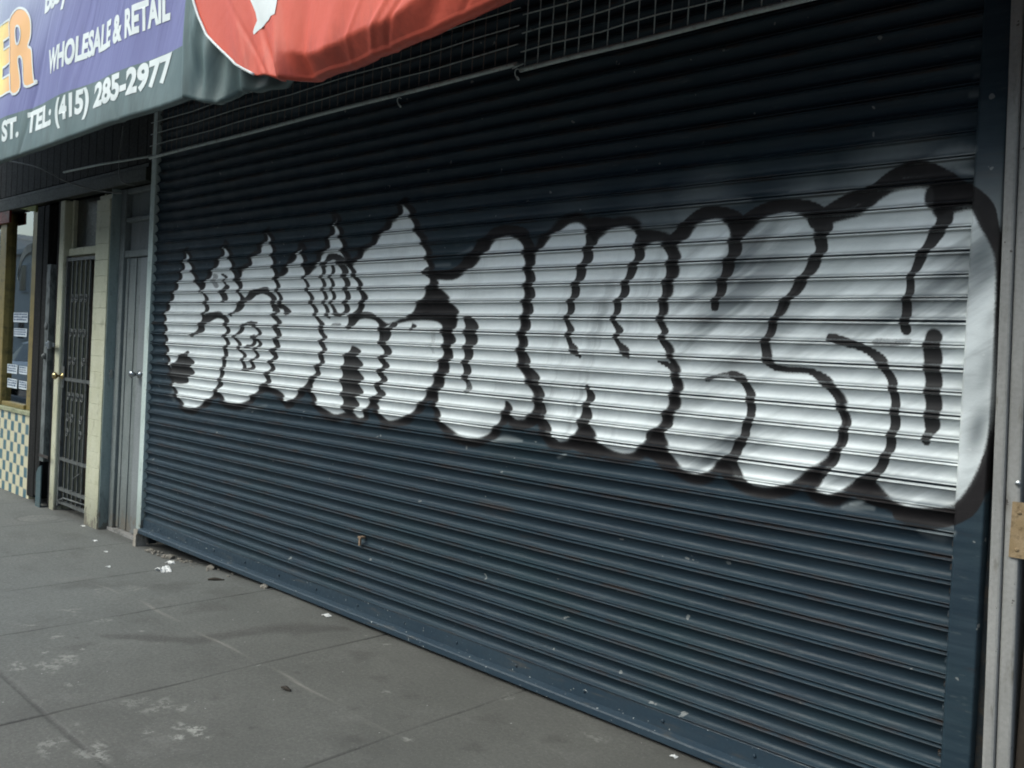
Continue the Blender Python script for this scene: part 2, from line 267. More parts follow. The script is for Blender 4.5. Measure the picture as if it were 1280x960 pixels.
BLACK_STROKES=[
(1.00,0.49,[(-5821,1839,17),(-5780,1761,28),(-5806,1684,23),(-5835,1628,29),(-5854,1583,40),(-5967,1535,18)]),
(1.00,0.50,[(-5801,1628,40),(-5737,1667,45),(-5628,1690,44),(-5529,1669,32),(-5479,1589,24),(-5507,1546,21),(-5469,1482,24),(-5507,1438,21),(-5483,1401,24),(-5521,1356,21),(-5507,1319,24),(-5546,1274,22),(-5531,1231,24),(-5593,1190,22),(-5567,1153,24),(-5651,1104,22)]),
(1.00,0.53,[(-5435,1686,16),(-5356,1734,31),(-5250,1792,35),(-5155,1832,29),(-5031,1846,38),(-4952,1810,28),(-4911,1765,23),(-4926,1725,19)]),
(1.00,0.54,[(-4928,1745,23),(-4878,1710,23),(-4913,1680,23),(-4854,1640,23),(-4896,1600,23),(-4847,1556,23),(-4889,1520,23),(-4859,1491,23),(-4912,1459,23),(-4881,1430,23),(-4924,1393,23),(-4911,1353,23),(-4973,1305,23),(-4950,1266,23),(-5041,1219,24)]),
(1.00,0.52,[(-5332,1918,20),(-5347,1855,21),(-5310,1782,20)]),
(1.00,0.55,[(-4941,1996,14),(-4916,1925,18),(-4893,1875,21),(-4870,1824,18),(-4838,1770,20),(-4790,1730,27),(-4752,1706,27)]),
(1.00,0.57,[(-4597,1927,13),(-4547,1840,17),(-4499,1769,19),(-4452,1698,18),(-4433,1665,18),(-4380,1623,20),(-4410,1594,16),(-4359,1558,20),(-4396,1524,16),(-4352,1483,20),(-4397,1444,16),(-4370,1412,20),(-4424,1377,20),(-4413,1340,20),(-4492,1293,21),(-4579,1225,26)]),
(1.00,0.60,[(-4220,2060,15),(-4169,1995,15),(-4096,1925,19),(-4038,1856,18),(-4011,1794,22),(-4001,1767,22),(-4042,1727,22),(-4090,1686,30),(-4116,1636,30)]),
(1.00,0.62,[(-4108,1632,19),(-4082,1677,34),(-3996,1700,25),(-3902,1692,21),(-3842,1654,24),(-3811,1615,28),(-3821,1567,31),(-3775,1512,27),(-3773,1486,24),(-3819,1454,17),(-3775,1421,24),(-3827,1380,17),(-3789,1347,24),(-3848,1300,17),(-3804,1268,28),(-3870,1228,28)]),
(1.00,0.63,[(-3732,1646,24),(-3763,1616,24),(-3809,1585,24)]),
(1.00,0.67,[(-3308,1656,24),(-3287,1617,24),(-3266,1577,23),(-3304,1528,18),(-3276,1481,24),(-3327,1442,18),(-3300,1411,24),(-3357,1372,18),(-3342,1336,27),(-3394,1296,24),(-3440,1252,19)]),
(1.00,0.69,[(-3141,1670,37),(-3125,1620,42),(-3132,1553,34),(-3144,1494,25),(-3145,1435,25),(-3141,1388,20)]),
(0.70,0.69,[(-3136,1388,17),(-3126,1334,20)]),
(1.00,0.72,[(-2862,1291,10),(-2844,1258,21),(-2863,1234,18),(-2881,1203,18),(-2915,1161,16),(-2949,1124,21)]),
(1.00,0.74,[(-2847,1236,15),(-2798,1199,23),(-2737,1197,22),(-2685,1231,27),(-2654,1270,34)]),
(1.00,0.70,[(-3482,1930,25),(-3431,1908,31),(-3352,1906,27),(-3281,1913,29),(-3213,1943,29),(-3154,1984,28),(-3102,2032,28),(-3060,2065,25),(-3014,2101,24),(-2935,2111,24),(-2842,2098,26),(-2793,2062,30)]),
(1.00,0.74,[(-2803,2059,30),(-2768,1995,27),(-2764,1940,27),(-2760,1885,27),(-2755,1822,27),(-2756,1763,27),(-2757,1712,25),(-2768,1664,25),(-2779,1608,25),(-2780,1564,25),(-2772,1516,28),(-2743,1462,27),(-2699,1413,29),(-2666,1357,24),(-2648,1311,24),(-2654,1263,34),(-2620,1208,29),(-2583,1157,26),(-2543,1129,23)]),
(1.00,0.78,[(-2412,2039,29),(-2420,1973,24),(-2435,1936,24),(-2462,1881,22),(-2488,1801,20),(-2501,1738,18),(-2515,1678,14),(-2498,1639,18),(-2501,1611,14),(-2499,1583,14),(-2469,1556,18),(-2436,1532,11)]),
(1.00,0.81,[(-2163,2019,20),(-2151,1972,22),(-2164,1927,20),(-2197,1875,18),(-2220,1805,19),(-2245,1752,17),(-2257,1681,13),(-2233,1644,17),(-2240,1617,12),(-2233,1591,12),(-2203,1565,18),(-2172,1542,12)]),
(1.00,0.84,[(-2013,2002,25),(-1987,1946,24),(-1994,1889,21),(-2011,1819,19),(-2019,1764,17),(-2027,1716,15),(-2024,1674,13),(-2007,1645,15),(-2016,1623,11),(-2007,1594,11),(-1986,1572,13),(-1969,1550,11)]),
(1.00,0.85,[(-2025,1525,6),(-1974,1508,13),(-1938,1478,15),(-1947,1446,13),(-1926,1415,17),(-1949,1375,15),(-1940,1350,17),(-1975,1309,15),(-1965,1278,19),(-1993,1246,23),(-2033,1210,31)]),
(1.00,0.79,[(-2378,1403,7),(-2366,1363,20),(-2376,1317,18),(-2385,1264,29),(-2386,1222,33)]),
(1.00,0.89,[(-1710,2056,27),(-1707,2011,27),(-1716,1951,24),(-1739,1891,21),(-1756,1837,19),(-1770,1788,17),(-1787,1739,14)]),
(1.00,0.90,[(-2018,2012,17),(-1974,2035,17),(-1943,2061,17),(-1919,2088,18),(-1860,2115,16),(-1789,2113,16),(-1726,2087,22),(-1694,2058,23),(-1653,2088,20),(-1580,2115,16),(-1499,2118,15),(-1432,2104,18),(-1388,2075,21),(-1368,2029,22)]),
(1.00,0.96,[(-1379,2058,22),(-1365,2023,22),(-1376,1979,21),(-1376,1937,19),(-1405,1887,19),(-1438,1836,18),(-1471,1791,17),(-1510,1736,16),(-1537,1678,14),(-1556,1625,16),(-1563,1586,16),(-1544,1546,16),(-1505,1521,11),(-1449,1521,9),(-1398,1520,9),(-1349,1500,15),(-1304,1466,17),(-1275,1424,14),(-1256,1384,14),(-1244,1338,15),(-1254,1281,15),(-1276,1226,16),(-1299,1184,17),(-1343,1142,17)]),
(0.75,0.89,[(-1795,1458,7),(-1751,1479,10),(-1694,1491,13)]),
(1.00,0.91,[(-1694,1491,13),(-1643,1472,16),(-1624,1438,15),(-1604,1394,16),(-1608,1349,15),(-1603,1323,15),(-1623,1288,15),(-1624,1249,18),(-1651,1213,17),(-1662,1175,23),(-1697,1144,24)]),
(1.00,1.04,[(-999,2101,34),(-972,2055,24),(-976,2004,21),(-1000,1965,17),(-1024,1922,15),(-1047,1878,13),(-1061,1832,11),(-1065,1779,13),(-1069,1727,14),(-1066,1671,15)]),
(1.00,1.04,[(-1404,2048,24),(-1354,2078,23),(-1296,2107,20),(-1220,2131,16),(-1164,2171,17),(-1100,2194,17),(-1035,2190,20),(-978,2153,24),(-928,2113,26),(-875,2088,23),(-826,2045,18),(-805,1989,13),(-788,1934,7)]),
(1.00,1.01,[(-1321,1639,13),(-1266,1624,14),(-1201,1604,12),(-1145,1568,15),(-1113,1524,13),(-1091,1472,13),(-1085,1422,13),(-1080,1387,14),(-1084,1331,14),(-1093,1269,14),(-1113,1215,14),(-1140,1172,17),(-1184,1144,16)]),
(1.00,1.05,[(-979,1647,23),(-978,1588,25),(-971,1531,23),(-968,1472,23),(-964,1415,22),(-965,1363,21)]),
(0.85,1.05,[(-965,1363,18),(-977,1310,12)]),
(0.55,1.02,[(-1157,1627,12),(-1104,1625,12),(-1055,1629,11)]),
(1.00,1.07,[(-1051,1059,18),(-979,1047,20),(-918,1057,19),(-861,1092,21),(-824,1128,21),(-796,1202,16),(-790,1278,8)]),
(0.90,0.50,[(-5588,1961,16),(-5532,1939,16),(-5540,1901,16)]),
(0.95,0.50,[(-5526,1874,32),(-5555,1837,43),(-5540,1788,32)]),
(0.55,0.50,[(-5686,1953,33),(-5669,1887,33)]),
(0.95,0.52,[(-5127,1632,19),(-5226,1635,20),(-5303,1592,20),(-5370,1544,21),(-5313,1487,20),(-5300,1456,20),(-5257,1426,20),(-5262,1368,20),(-5238,1332,20),(-5150,1347,20),(-5153,1383,20),(-5099,1427,19),(-5111,1462,19),(-5067,1505,19),(-5109,1545,19),(-5083,1576,19),(-5136,1626,20)]),
(0.95,0.52,[(-5222,1484,20),(-5163,1491,20),(-5127,1529,19),(-5149,1554,20)]),
(0.95,0.59,[(-4387,1988,24),(-4351,2029,28),(-4288,2031,28),(-4231,2001,31),(-4186,1927,27),(-4165,1858,23),(-4159,1781,23),(-4161,1722,23),(-4205,1695,19),(-4268,1708,16)]),
(0.85,0.58,[(-4404,1993,18),(-4406,1923,18),(-4382,1829,18),(-4358,1735,18),(-4321,1684,18)]),
(0.90,0.59,[(-4307,1976,16),(-4317,1907,16),(-4294,1828,16),(-4295,1749,16),(-4268,1708,16)]),
(0.60,0.59,[(-4286,1638,16),(-4223,1639,15)]),
(0.35,0.67,[(-3378,1627,15),(-3411,1586,15),(-3405,1512,12)])]
MIST_STROKES=[
(0.30,0.98,[(-1345,2117,5),(-1290,2140,13),(-1242,2168,4)]),
(0.45,0.97,[(-1401,2124,3),(-1331,2124,7),(-1290,2137,3)]),
(0.45,1.06,[(-1068,2206,8),(-970,2216,21),(-879,2228,7)]),
(0.30,1.07,[(-969,2201,4),(-920,2173,11),(-879,2158,4)]),
(0.30,0.88,[(-1929,2133,5),(-1788,2147,14),(-1653,2142,5)]),
(0.30,0.95,[(-1511,2159,4),(-1436,2158,12),(-1361,2135,4)]),
(0.80,1.00,[(-1212,1066,3),(-1185,1075,5),(-1159,1090,3)]),
(0.30,1.00,[(-1239,1053,3),(-1212,1063,8),(-1135,1064,3)]),
(0.30,0.72,[(-2937,1106,5),(-2859,1125,13),(-2757,1125,4)]),
(0.25,0.86,[(-1963,2082,4),(-1920,2107,4)]),
(0.30,0.85,[(-2005,2049,3),(-1976,2060,3)]),
(0.18,1.06,[(-977,1013,4),(-916,1016,12),(-867,1035,4)]),
(0.12,0.69,[(-3230,2002,8),(-3158,2031,8)]),
(0.14,0.67,[(-3416,1957,6),(-3314,1958,6)]),
(0.15,1.08,[(-909,2470,4),(-890,2471,4)]),
(0.18,1.08,[(-919,2414,3),(-887,2413,3)]),
(0.15,0.46,[(-6243,1236,15),(-6214,1063,15)]),
(0.30,1.03,[(-1156,2165,5),(-1091,2169,13),(-1032,2158,4)]),
(0.30,0.77,[(-2525,1074,3),(-2471,1094,3)]),
(0.12,0.53,[(-5255,1069,11),(-4965,1113,10)])]

def catmull(P, n=3, closed=True):
    P = np.array(P, float); m = len(P); out = []
    for i in range(m if closed else m - 1):
        g = (lambda k: P[k % m]) if closed else (lambda k: P[min(max(k, 0), m - 1)])
        p0, p1, p2, p3 = g(i - 1), g(i), g(i + 1), g(i + 2)
        for k in range(n):
            t = k / n
            out.append(.5 * (2 * p1 + (p2 - p0) * t + (2 * p0 - 5 * p1 + 4 * p2 - p3) * t * t + (3 * p1 - p0 - 3 * p2 + p3) * t ** 3))
    if not closed: out.append(P[-1])
    return np.array(out)

def poly_sdf(X, Z, poly):
    """signed distance (negative inside) of the grid X x Z to a polygon"""
    px, pz = np.meshgrid(X, Z)
    d2 = np.full(px.shape, 1e9); ins = np.zeros(px.shape, bool)
    n = len(poly)
    for i in range(n):
        ax, az_ = poly[i]; bx, bz = poly[(i + 1) % n]
        ex, ez = bx - ax, bz - az_
        L = ex * ex + ez * ez + 1e-12
        t = np.clip(((px - ax) * ex + (pz - az_) * ez) / L, 0, 1)
        d2 = np.minimum(d2, (px - ax - t * ex) ** 2 + (pz - az_ - t * ez) ** 2)
        if az_ != bz:
            c = ((az_ > pz) != (bz > pz)) & (px < ex * (pz - az_) / (bz - az_) + ax)
            ins ^= c
    d = np.sqrt(d2)
    return np.where(ins, -d, d)

def paint_fields(X, Z):
    """spray paint at world x (cols) and z (rows), both ascending: white, black, mist"""
    shp = (len(Z), len(X))
    SD = np.full(shp, 1.0); black = np.zeros(shp); mist = np.zeros(shp)
    def win(x0, x1, z0, z1):
        return slice(np.searchsorted(X, x0), np.searchsorted(X, x1)), slice(np.searchsorted(Z, z0), np.searchsorted(Z, z1))
    for poly in WHITE_SHAPES:
        p = catmull(np.array(poly) / 1000., 3)
        cx, cz = win(p[:, 0].min() - .25, p[:, 0].max() + .25, p[:, 1].min() - .25, p[:, 1].max() + .25)
        if cx.stop <= cx.start or cz.stop <= cz.start: continue
        SD[cz, cx] = np.minimum(SD[cz, cx], poly_sdf(X[cx], Z[cz], p))
    white = 1 - smooth(-.007, .006, SD)
    black = np.maximum(black, (1 - smooth(.018, .055, SD)) * .92 * smooth(-.02, .0, SD + .001))
    for poly in BLACK_SHAPES:
        p = catmull(np.array(poly) / 1000., 3)
        cx, cz = win(p[:, 0].min() - .05, p[:, 0].max() + .05, p[:, 1].min() - .05, p[:, 1].max() + .05)
        if cx.stop <= cx.start or cz.stop <= cz.start: continue
        black[cz, cx] = np.maximum(black[cz, cx], 1 - smooth(-.008, .007, poly_sdf(X[cx], Z[cz], p)))
    def strokes(L, field, soft0, soft1, grow=1.):
        for al, k, pts in L:
            q = catmull(np.array(pts, float) / 1000., 4, closed=False)
            hw = np.maximum(q[:, 2], .004) * grow
            m = hw.max() * 2.2
            cx, cz = win(q[:, 0].min() - m, q[:, 0].max() + m, q[:, 1].min() - m, q[:, 1].max() + m)
            if cx.stop <= cx.start or cz.stop <= cz.start: continue
            px, pz = np.meshgrid(X[cx], Z[cz]); pz = pz / k
            d = np.full(px.shape, 9.)
            for i in range(len(q) - 1):
                ax, az_, bx, bz = q[i, 0], q[i, 1] / k, q[i + 1, 0], q[i + 1, 1] / k
                ex, ez = bx - ax, bz - az_
                t = np.clip(((px - ax) * ex + (pz - az_) * ez) / (ex * ex + ez * ez + 1e-12), 0, 1)
                d = np.minimum(d, np.hypot(px - ax - t * ex, pz - az_ - t * ez) / (hw[i] + t * (hw[i + 1] - hw[i])))
            field[cz, cx] = np.maximum(field[cz, cx], al * (1 - smooth(soft0, soft1, d)))
    strokes(BLACK_STROKES, black, .80, 1.25, 1.13)
    strokes(MIST_STROKES, mist, -.4, 2.2, 1.5); mist = np.minimum(mist * 1.15, .8)
    mx_, mz_ = np.meshgrid(X, Z)
    haze_ = .58 * np.clip(1 - np.maximum(SD, 0) / .24, 0, 1) ** 1.5 * smooth(-2.9, -1.5, mx_) * smooth(1.55, 2.0, mz_) * (.55 + .45 * np.sin(9 * mx_ + 1.1 * np.sin(7 * mz_)))
    mist = np.maximum(mist, haze_)
    return white, black, mist

def shutter_paint(name):
    t = NT(name)
    x, y, z = t.xyz()[:3]
    # old slate-blue paint, rubbed and rusted along the slats
    vx = t.map((.6, 1, 9))
    base = t.mix(t.noise(3.5, 6, .65, vx, lo=.3, hi=.7), (.0140, .0265, .0390), (.025, .0425, .0565))
    base = t.mix(t.math('MULTIPLY', t.noise(2.2, 7, .7, t.map((.8, 1, 6), loc=(3, 0, 1)), lo=.56, hi=.74), .55), base, (.050, .040, .036))
    base = t.mix(t.math('MULTIPLY', t.noise(1.3, 4, .6, t.map((1, 1, 1.6), loc=(7, 0, 2)), lo=.42, hi=.72), .5), base, (.014, .033, .039))
    base = t.mix(t.math('MULTIPLY', t.noise(30, 4, .7, t.map((.35, 1, 2)), lo=.6, hi=.72), .5), base, (.060, .076, .082))
    base = t.mix(t.noise(19, 2, .5, t.map((1, 1, 1), loc=(2, 5, 9)), lo=.735, hi=.75), base, (.16, .17, .17))
    base = t.mix(t.math('MULTIPLY', t.attr('edge'), t.noise(3.1, 6, .7, t.map((1.2, 1, 4), loc=(5, 1, 4)), lo=.46, hi=.66)), base, (.040, .024, .017))
    # pale paint flecks, mostly low down
    vor = t.n('ShaderNodeTexVoronoi', feature='F1', inp={'Vector': t.co, 'Scale': 9.})
    rnd = t.n('ShaderNodeSeparateColor', inp={0: vor.outputs['Color']}).outputs
    size = t.ramp(rnd[1], 0, 1, .010, .028, smooth=False)
    fleck = t.math('MULTIPLY', t.math('LESS_THAN', vor.outputs['Distance'], size), t.math('GREATER_THAN', rnd[0], t.ramp(z, 0., .9, .55, .96)))
    base = t.mix(fleck, base, (.62, .66, .66))
    # white fill: spray passes leave diagonal streaks where the blue shows through
    def along(deg, lo_, hi_, off):
        c_, s_ = math.cos(R_(deg)), math.sin(R_(deg))
        u = t.math('ADD', t.math('MULTIPLY', x, c_ * lo_), t.math('MULTIPLY', z, s_ * lo_))
        v = t.math('ADD', t.math('MULTIPLY', x, -s_ * hi_), t.math('MULTIPLY', z, c_ * hi_))
        return t.n('ShaderNodeCombineXYZ', inp={0: u, 1: v, 2: off}).outputs[0]
    st1 = t.noise(1.0, 4, .55, along(33, 1.1, 8, 1.), dist=.12, lo=.42, hi=.66)
    st2 = t.noise(1.0, 5, .6, along(70, 1.0, 11, 4.), dist=.08, lo=.44, hi=.74)
    sel = t.ramp(x, -2.25, -1.75)
    streak = t.math('ADD', t.math('MULTIPLY', st1, sel), t.math('MULTIPLY', st2, t.math('SUBTRACT', 1., sel)))
    streak2 = t.noise(1.0, 3, .5, along(40, 1.1, 4, 8.), lo=.46, hi=.72)
    big = t.noise(1.1, 2, .5, t.map((1, 1, 1.5), loc=(1, 2, 5)), lo=.35, hi=.65)
    right = t.math('ADD', t.ramp(x, -3.9, -2.4, .15, .62), t.math('MULTIPLY', sel, .33))
    thin = t.math('MULTIPLY', t.math('MULTIPLY', t.math('MAXIMUM', streak, t.math('MULTIPLY', streak2, .8)), right), t.math('ADD', t.math('MULTIPLY', big, .60), t.math('ADD', .12, t.math('MULTIPLY', sel, .18))))
    thin = t.math('ADD', thin, t.math('MULTIPLY', t.noise(5, 5, .6, t.map((.5, 1, 3)), lo=.45, hi=.75), .16))
    cover = t.math('SUBTRACT', 1.0, thin)
    wht = t.mix(t.noise(40, 3, .6), (.80, .84, .84), (.70, .75, .755))
    grain = t.ramp(t.noise(160, 2, .6), .3, .7, -.07, .07)
    wa = t.math('MULTIPLY', t.attr('white'), cover)
    c = t.mix(wa, base, wht)
    ma = t.math('MULTIPLY', t.attr('mist'), t.math('ADD', .75, t.math('MULTIPLY', t.noise(14, 5, .7), .5)))
    c = t.mix(ma, c, (.55, .60, .60))
    # black outline, warm and matt
    ba = t.math('MULTIPLY', t.ramp(t.math('ADD', t.attr('black'), grain), .12, .85), .97)
    blk = t.mix(t.noise(14, 4, .6), (.0075, .0065, .007), (.016, .013, .0135))
    c = t.mix(ba, c, blk)
    rg = t.math('ADD', t.ramp(t.noise(9, 5, .65), .3, .7, .42, .62), t.math('SUBTRACT', t.math('MULTIPLY', ba, .14), t.math('MULTIPLY', wa, -.02)))
    bmp = t.math('ADD', t.noise(120, 3, .6), t.math('MULTIPLY', t.noise(8, 3, .5, t.map((1, 1, 3))), 1.5))
    return t.done(c, rg, t.math('MULTIPLY', t.math('MULTIPLY', wa, t.math('SUBTRACT', 1., ba)), .04), bmp, .25, .003, spec=.22)
M_SHUTTER = shutter_paint('painted_shutter_steel')

# ------------------------------------------------------------------ rolling shutter
SX0, SX1 = -6.605, -0.862
PITCH = 0.0747; Z0 = 0.128; NSLAT = 43
shutter = tag(empty('rolling_shutter', (-3.7, 0, 0)), 'long slate blue roll-down metal shutter covered with silver and black bubble graffiti', 'roller shutter')
prof = np.array([(0, .017), (1.4, .016), (2.0, .0105), (3.0, .0045), (5, .0005), (7.0, -.0024), (8.4, -.0028), (9.3, -.0014), (9.9, .003), (10.6, .0075), (11.6, .0095), (16, .0125), (24, .0178), (32, .0218), (40, .0242), (48, .0248), (54, .0234), (59, .0203), (63, .0155), (65.5, .0108), (66.8, .0082), (67.8, .0055), (69, .0040), (70.5, .0035), (72, .0048), (72.9, .009), (73.6, .015)])
xs = [SX0]
while xs[-1] < SX1:
    xs.append(xs[-1] + .0032 + .0058 * (SX1 - xs[-1]) / 5.75)
XS = np.array(xs); XS = SX0 + (XS - SX0) * (SX1 - SX0) / (XS[-1] - SX0)
rowz, rowy, rowt, rown = [], [], [], []
for k in range(NSLAT):
    ztop = Z0 + (k + 1) * PITCH
    for s, y in prof[::-1]:
        rowz.append(ztop - s / 1000.); rowy.append(y); rowt.append(s); rown.append(k)
rowz = np.array(rowz); rowy = np.array(rowy); rowt = np.array(rowt); rown = np.array(rown)
slat_dy = rng.normal(0, .0009, NSLAT); slat_ph = rng.uniform(0, 6.3, (NSLAT, 3)); slat_tw = rng.normal(0, .0012, NSLAT)
XX = np.broadcast_to(XS[None, :], (len(rowz), len(XS)))
wob = np.zeros_like(XX)
for j, (a, f) in enumerate(((.0011, 1.3), (.0007, 3.1), (.00035, 8.3))):
    wob = wob + a * np.sin(f * XX + slat_ph[rown, j][:, None])
wob += .004 * np.sin(XX * 1.05 + .4) * np.sin(rowz * 1.4)[:, None]          # the whole curtain bellies a little
for k in range(26):                                                        # knocks and dents
    dx_, dz_, dr = rng.uniform(SX0, SX1), rng.uniform(.15, 1.5), rng.uniform(.03, .14)
    wob += rng.choice([-.4, 1.]) * rng.uniform(.002, .008) * np.exp(-((XX - dx_) / (dr * 1.6)) ** 2 - ((rowz[:, None] - dz_) / dr) ** 2)
YY = rowy[:, None] + slat_dy[rown][:, None] + wob + (slat_tw[rown] * (XS[:, None] + 3.7) / 3).T
ZZ = rowz[:, None] + .0016 * np.sin(XX * .8 + slat_ph[rown, 0][:, None])
white, black, mist = paint_fields(XS, rowz)
reach = np.interp(rowt, [0, 1.5, 3, 8.6, 9.4, 10.6, 12.6, 16, 58, 62, 65.5, 67.2, 68.5, 71.5, 73], [.02, .1, 1, 1, .8, .4, .75, 1, 1, .75, .35, .6, 1, 1, .1])[:, None]   # the spray misses the joints
edge = np.broadcast_to(np.interp(rowt, [0, 2, 3, 5, 8, 10, 14, 64, 68, 70, 72, 74], [1, 1, .4, .5, .3, .9, 0, 0, .3, .5, .4, 1])[:, None], XX.shape)
white = white * reach; mist = mist * reach
black = black * np.maximum(reach, .6)
link('curtain', grid_mesh('curtain', np.stack([XX, YY, ZZ], 2), dict(white=white, black=black, mist=mist, edge=edge)), M_SHUTTER, shutter)
M_GUIDE = M_SHUTTER
M_BAR = worn('bottom_bar_paint', (.019, .036, .053), (.026, .044, .060), (.06, .062, .06), .5, 5, (.55, .75), (.4, 1, 3), chips=(.5, .52, .5))
# bottom bar: tall flat blade and an angle iron foot that sticks out
b = MB()
n = 60
bx = np.linspace(SX0, SX1, n)
pr = [(.012, .128), (.009, .124), (.008, .062), (-.004, .058), (-.018, .052), (-.024, .046), (-.025, .022), (-.018, .016), (.03, .016), (.03, .128)]
for i, x in enumerate(bx):
    for y, z in pr: b.v.append((x, y + .0015 * math.sin(x * 2.3), z + .0012 * math.sin(x * 1.7 + 1)))
m = len(pr)
for i in range(n - 1):
    for k in range(m):
        l = (k + 1) % m
        b.f.append((i * m + k, i * m + l, (i + 1) * m + l, (i + 1) * m + k))
b.f += [tuple(range(m)), tuple(range((n - 1) * m, n * m))]
bar = b.build('bottom_bar', M_BAR, shutter)
for i in range(14):
    x = -6.3 + i * .4
    MB().lathe([(.007, 0), (.007, .003), (.003, .005)], (x, .008, .093), 'y', 8).build('rivet', M_BAR, bar, True)
M_LOCK = worn('painted_lock_steel', (.02, .035, .05), (.035, .05, .06), (.06, .06, .06), .6, 30)
# end locks and screws on the slat ends at the right
M_RUST = worn('rusty_steel', (.045, .038, .034), (.03, .032, .034), (.10, .055, .03), .75, 30)
for k in range(1, NSLAT):
    z = Z0 + k * PITCH - .026
    w_ = random.uniform(.012, .018)
    q = [(SX1 - w_, z - .014), (SX1 + .012, z - .016), (SX1 + .012, z + .012), (SX1 - w_ * .4, z + .012), (SX1 - w_, z + .004)]
    lk = MB().prism(q, .011, .024).build('end_lock', M_RUST if random.random() < .4 else M_LOCK, shutter, bevel=.002)
    MB().lathe([(.0036, 0), (.0036, .004), (.002, .006)], (SX1 - .006, .011, z - .004), 'y', 8).build('screw', M_LOCK, lk, True)
# right guide channel, painted over with the same graffiti
gz = np.arange(-.003, 3.4, .004); gx = np.concatenate([[-.872, -.868], np.linspace(-.862, -.785, 32), [-.782, -.779]])
gy = np.concatenate([[.02, -.022], [-.028], np.full(30, -.029), [-.028], [-.025, .02]])
gw, gb, gm = paint_fields(gx - .002, gz)
GX, GZ = np.meshgrid(gx, gz)
for cz_, cx_, rz_, rx_, am_ in ((1.90, -.825, .06, .05, .75), (1.86, -.80, .03, .04, .5), (1.36, -.815, .07, .035, .7), (1.55, -.80, .05, .02, .35), (1.98, -.79, .05, .03, .5), (1.70, -.795, .03, .02, .3)):
    gw = gw * (1 - am_ * np.exp(-((GZ - cz_ - (GX - cx_) * .9) / rz_) ** 2 - ((GX - cx_) / rx_) ** 2))
GX = GX + (GZ - 1.2) * -.012                                               # it leans a hair, as in the picture
GYY = np.broadcast_to(gy[None, :], GX.shape) + .0016 * np.sin(GZ * 5)
link('guide_rail', grid_mesh('guide_rail', np.stack([GX, GYY, GZ], 2), dict(white=gw, black=gb, mist=gm), shade=False), M_GUIDE, shutter)
M_DARKSTEEL = worn('dark_steel', (.012, .018, .022), (.02, .026, .03), (.05, .04, .03), .55, 7)
MB().box(-.775, -.735, .012, .14, -.01, 3.4).build('guide_rail', M_DARKSTEEL, shutter)
MB().box(-6.607, -6.590, .06, .12, -.07, 3.4).build('guide_rail', M_DARKSTEEL, shutter)
MB().box(-6.62, -.74, -.02, .32, 3.345, 3.72).build('hood', M_DARKSTEEL, shutter, bevel=.01)
# a small bent hasp on the shutter
b = MB().box(-3.90, -3.872, -.018, .018, .470, .480).box(-3.893, -3.88, -.016, -.006, .430, .469)
b.build('hasp', worn('tan_rust', (.22, .15, .10), (.28, .20, .14), (.10, .07, .05), .8, 40), shutter)
# ------------------------------------------------------------------ ground
def gz_at(x):
    return -.085 * smooth(4.55, 6.7, -np.asarray(x, float))

def near_lines(lo, hi, step, extra):
    a = list(np.arange(lo, hi, step)) + [e + d for e in extra for d in (-.011, -.0055, 0, .0055, .011)]
    return a
JX = [-2.63, -3.64, -4.74, -5.73, -6.78, -7.82, -8.9, -1.6, -.55]
JY = [-1.69, -2.66]
gx_ = sorted(set(np.round(list(np.arange(-70, -10, 2.5)) + near_lines(-10, -1.2, .013, JX) + list(np.arange(-1.2, .4, .1)) + list(np.arange(.5, 30, 2.5)), 4)))
gy_ = sorted(set(np.round(list(np.arange(-3.9, -2.4, .12)) + near_lines(-2.4, .16, .012, JY) + [.3, .5, .62], 4)))
GXs, GYs = np.array(gx_), np.array(gy_)
PX, PY = np.meshgrid(GXs, GYs)
PZ = gz_at(PX) + .0016 * np.sin(PX * 2.1 + PY * 1.3) + .0012 * np.sin(PX * 5.3 - PY * 4.1)
joint = np.zeros_like(PX)
wv = .004 * np.sin(PY * 7) + .002 * np.sin(PY * 23)
for i, jx in enumerate(JX):
    joint = np.maximum(joint, (1 - smooth(.002, .0085, np.abs(PX - jx + wv * .5))) * (.62 + .2 * np.sin(PY * 3 + i) + .18 * np.sin(PY * 11 + 2 * i)))
for jy in JY:
    joint = np.maximum(joint, (1 - smooth(.006, .016, np.abs(PY - jy + .004 * np.sin(PX * 5)))) * .45)
crack = np.maximum(0, 1 - np.abs(PY + .745 + .010 * np.sin(PX * 4) + .006 * np.sin(PX * 13)) / .012)        # old hairline along the slab, filled pale
crack *= smooth(-6.0, -5.0, PX) * (1 - smooth(-3.2, -2.4, PX)) * (.5 + .5 * np.sin(PX * 9))
PZ = PZ - joint * .006
dark = np.zeros_like(PX); pale = np.zeros_like(PX)
def blob(f, x, y, rx, ry, a, rot=0., soft=.5):
    c, s = math.cos(rot), math.sin(rot)
    u = ((PX - x) * c + (PY - y) * s) / rx; v = (-(PX - x) * s + (PY - y) * c) / ry
    wob_ = 1 + .22 * np.sin(3 * np.arctan2(v, u) + x * 40) + .12 * np.sin(7 * np.arctan2(v, u) + y * 30)
    f[:] = np.maximum(f, a * (1 - smooth(1 - soft, 1 + soft, np.hypot(u, v) / wob_)))
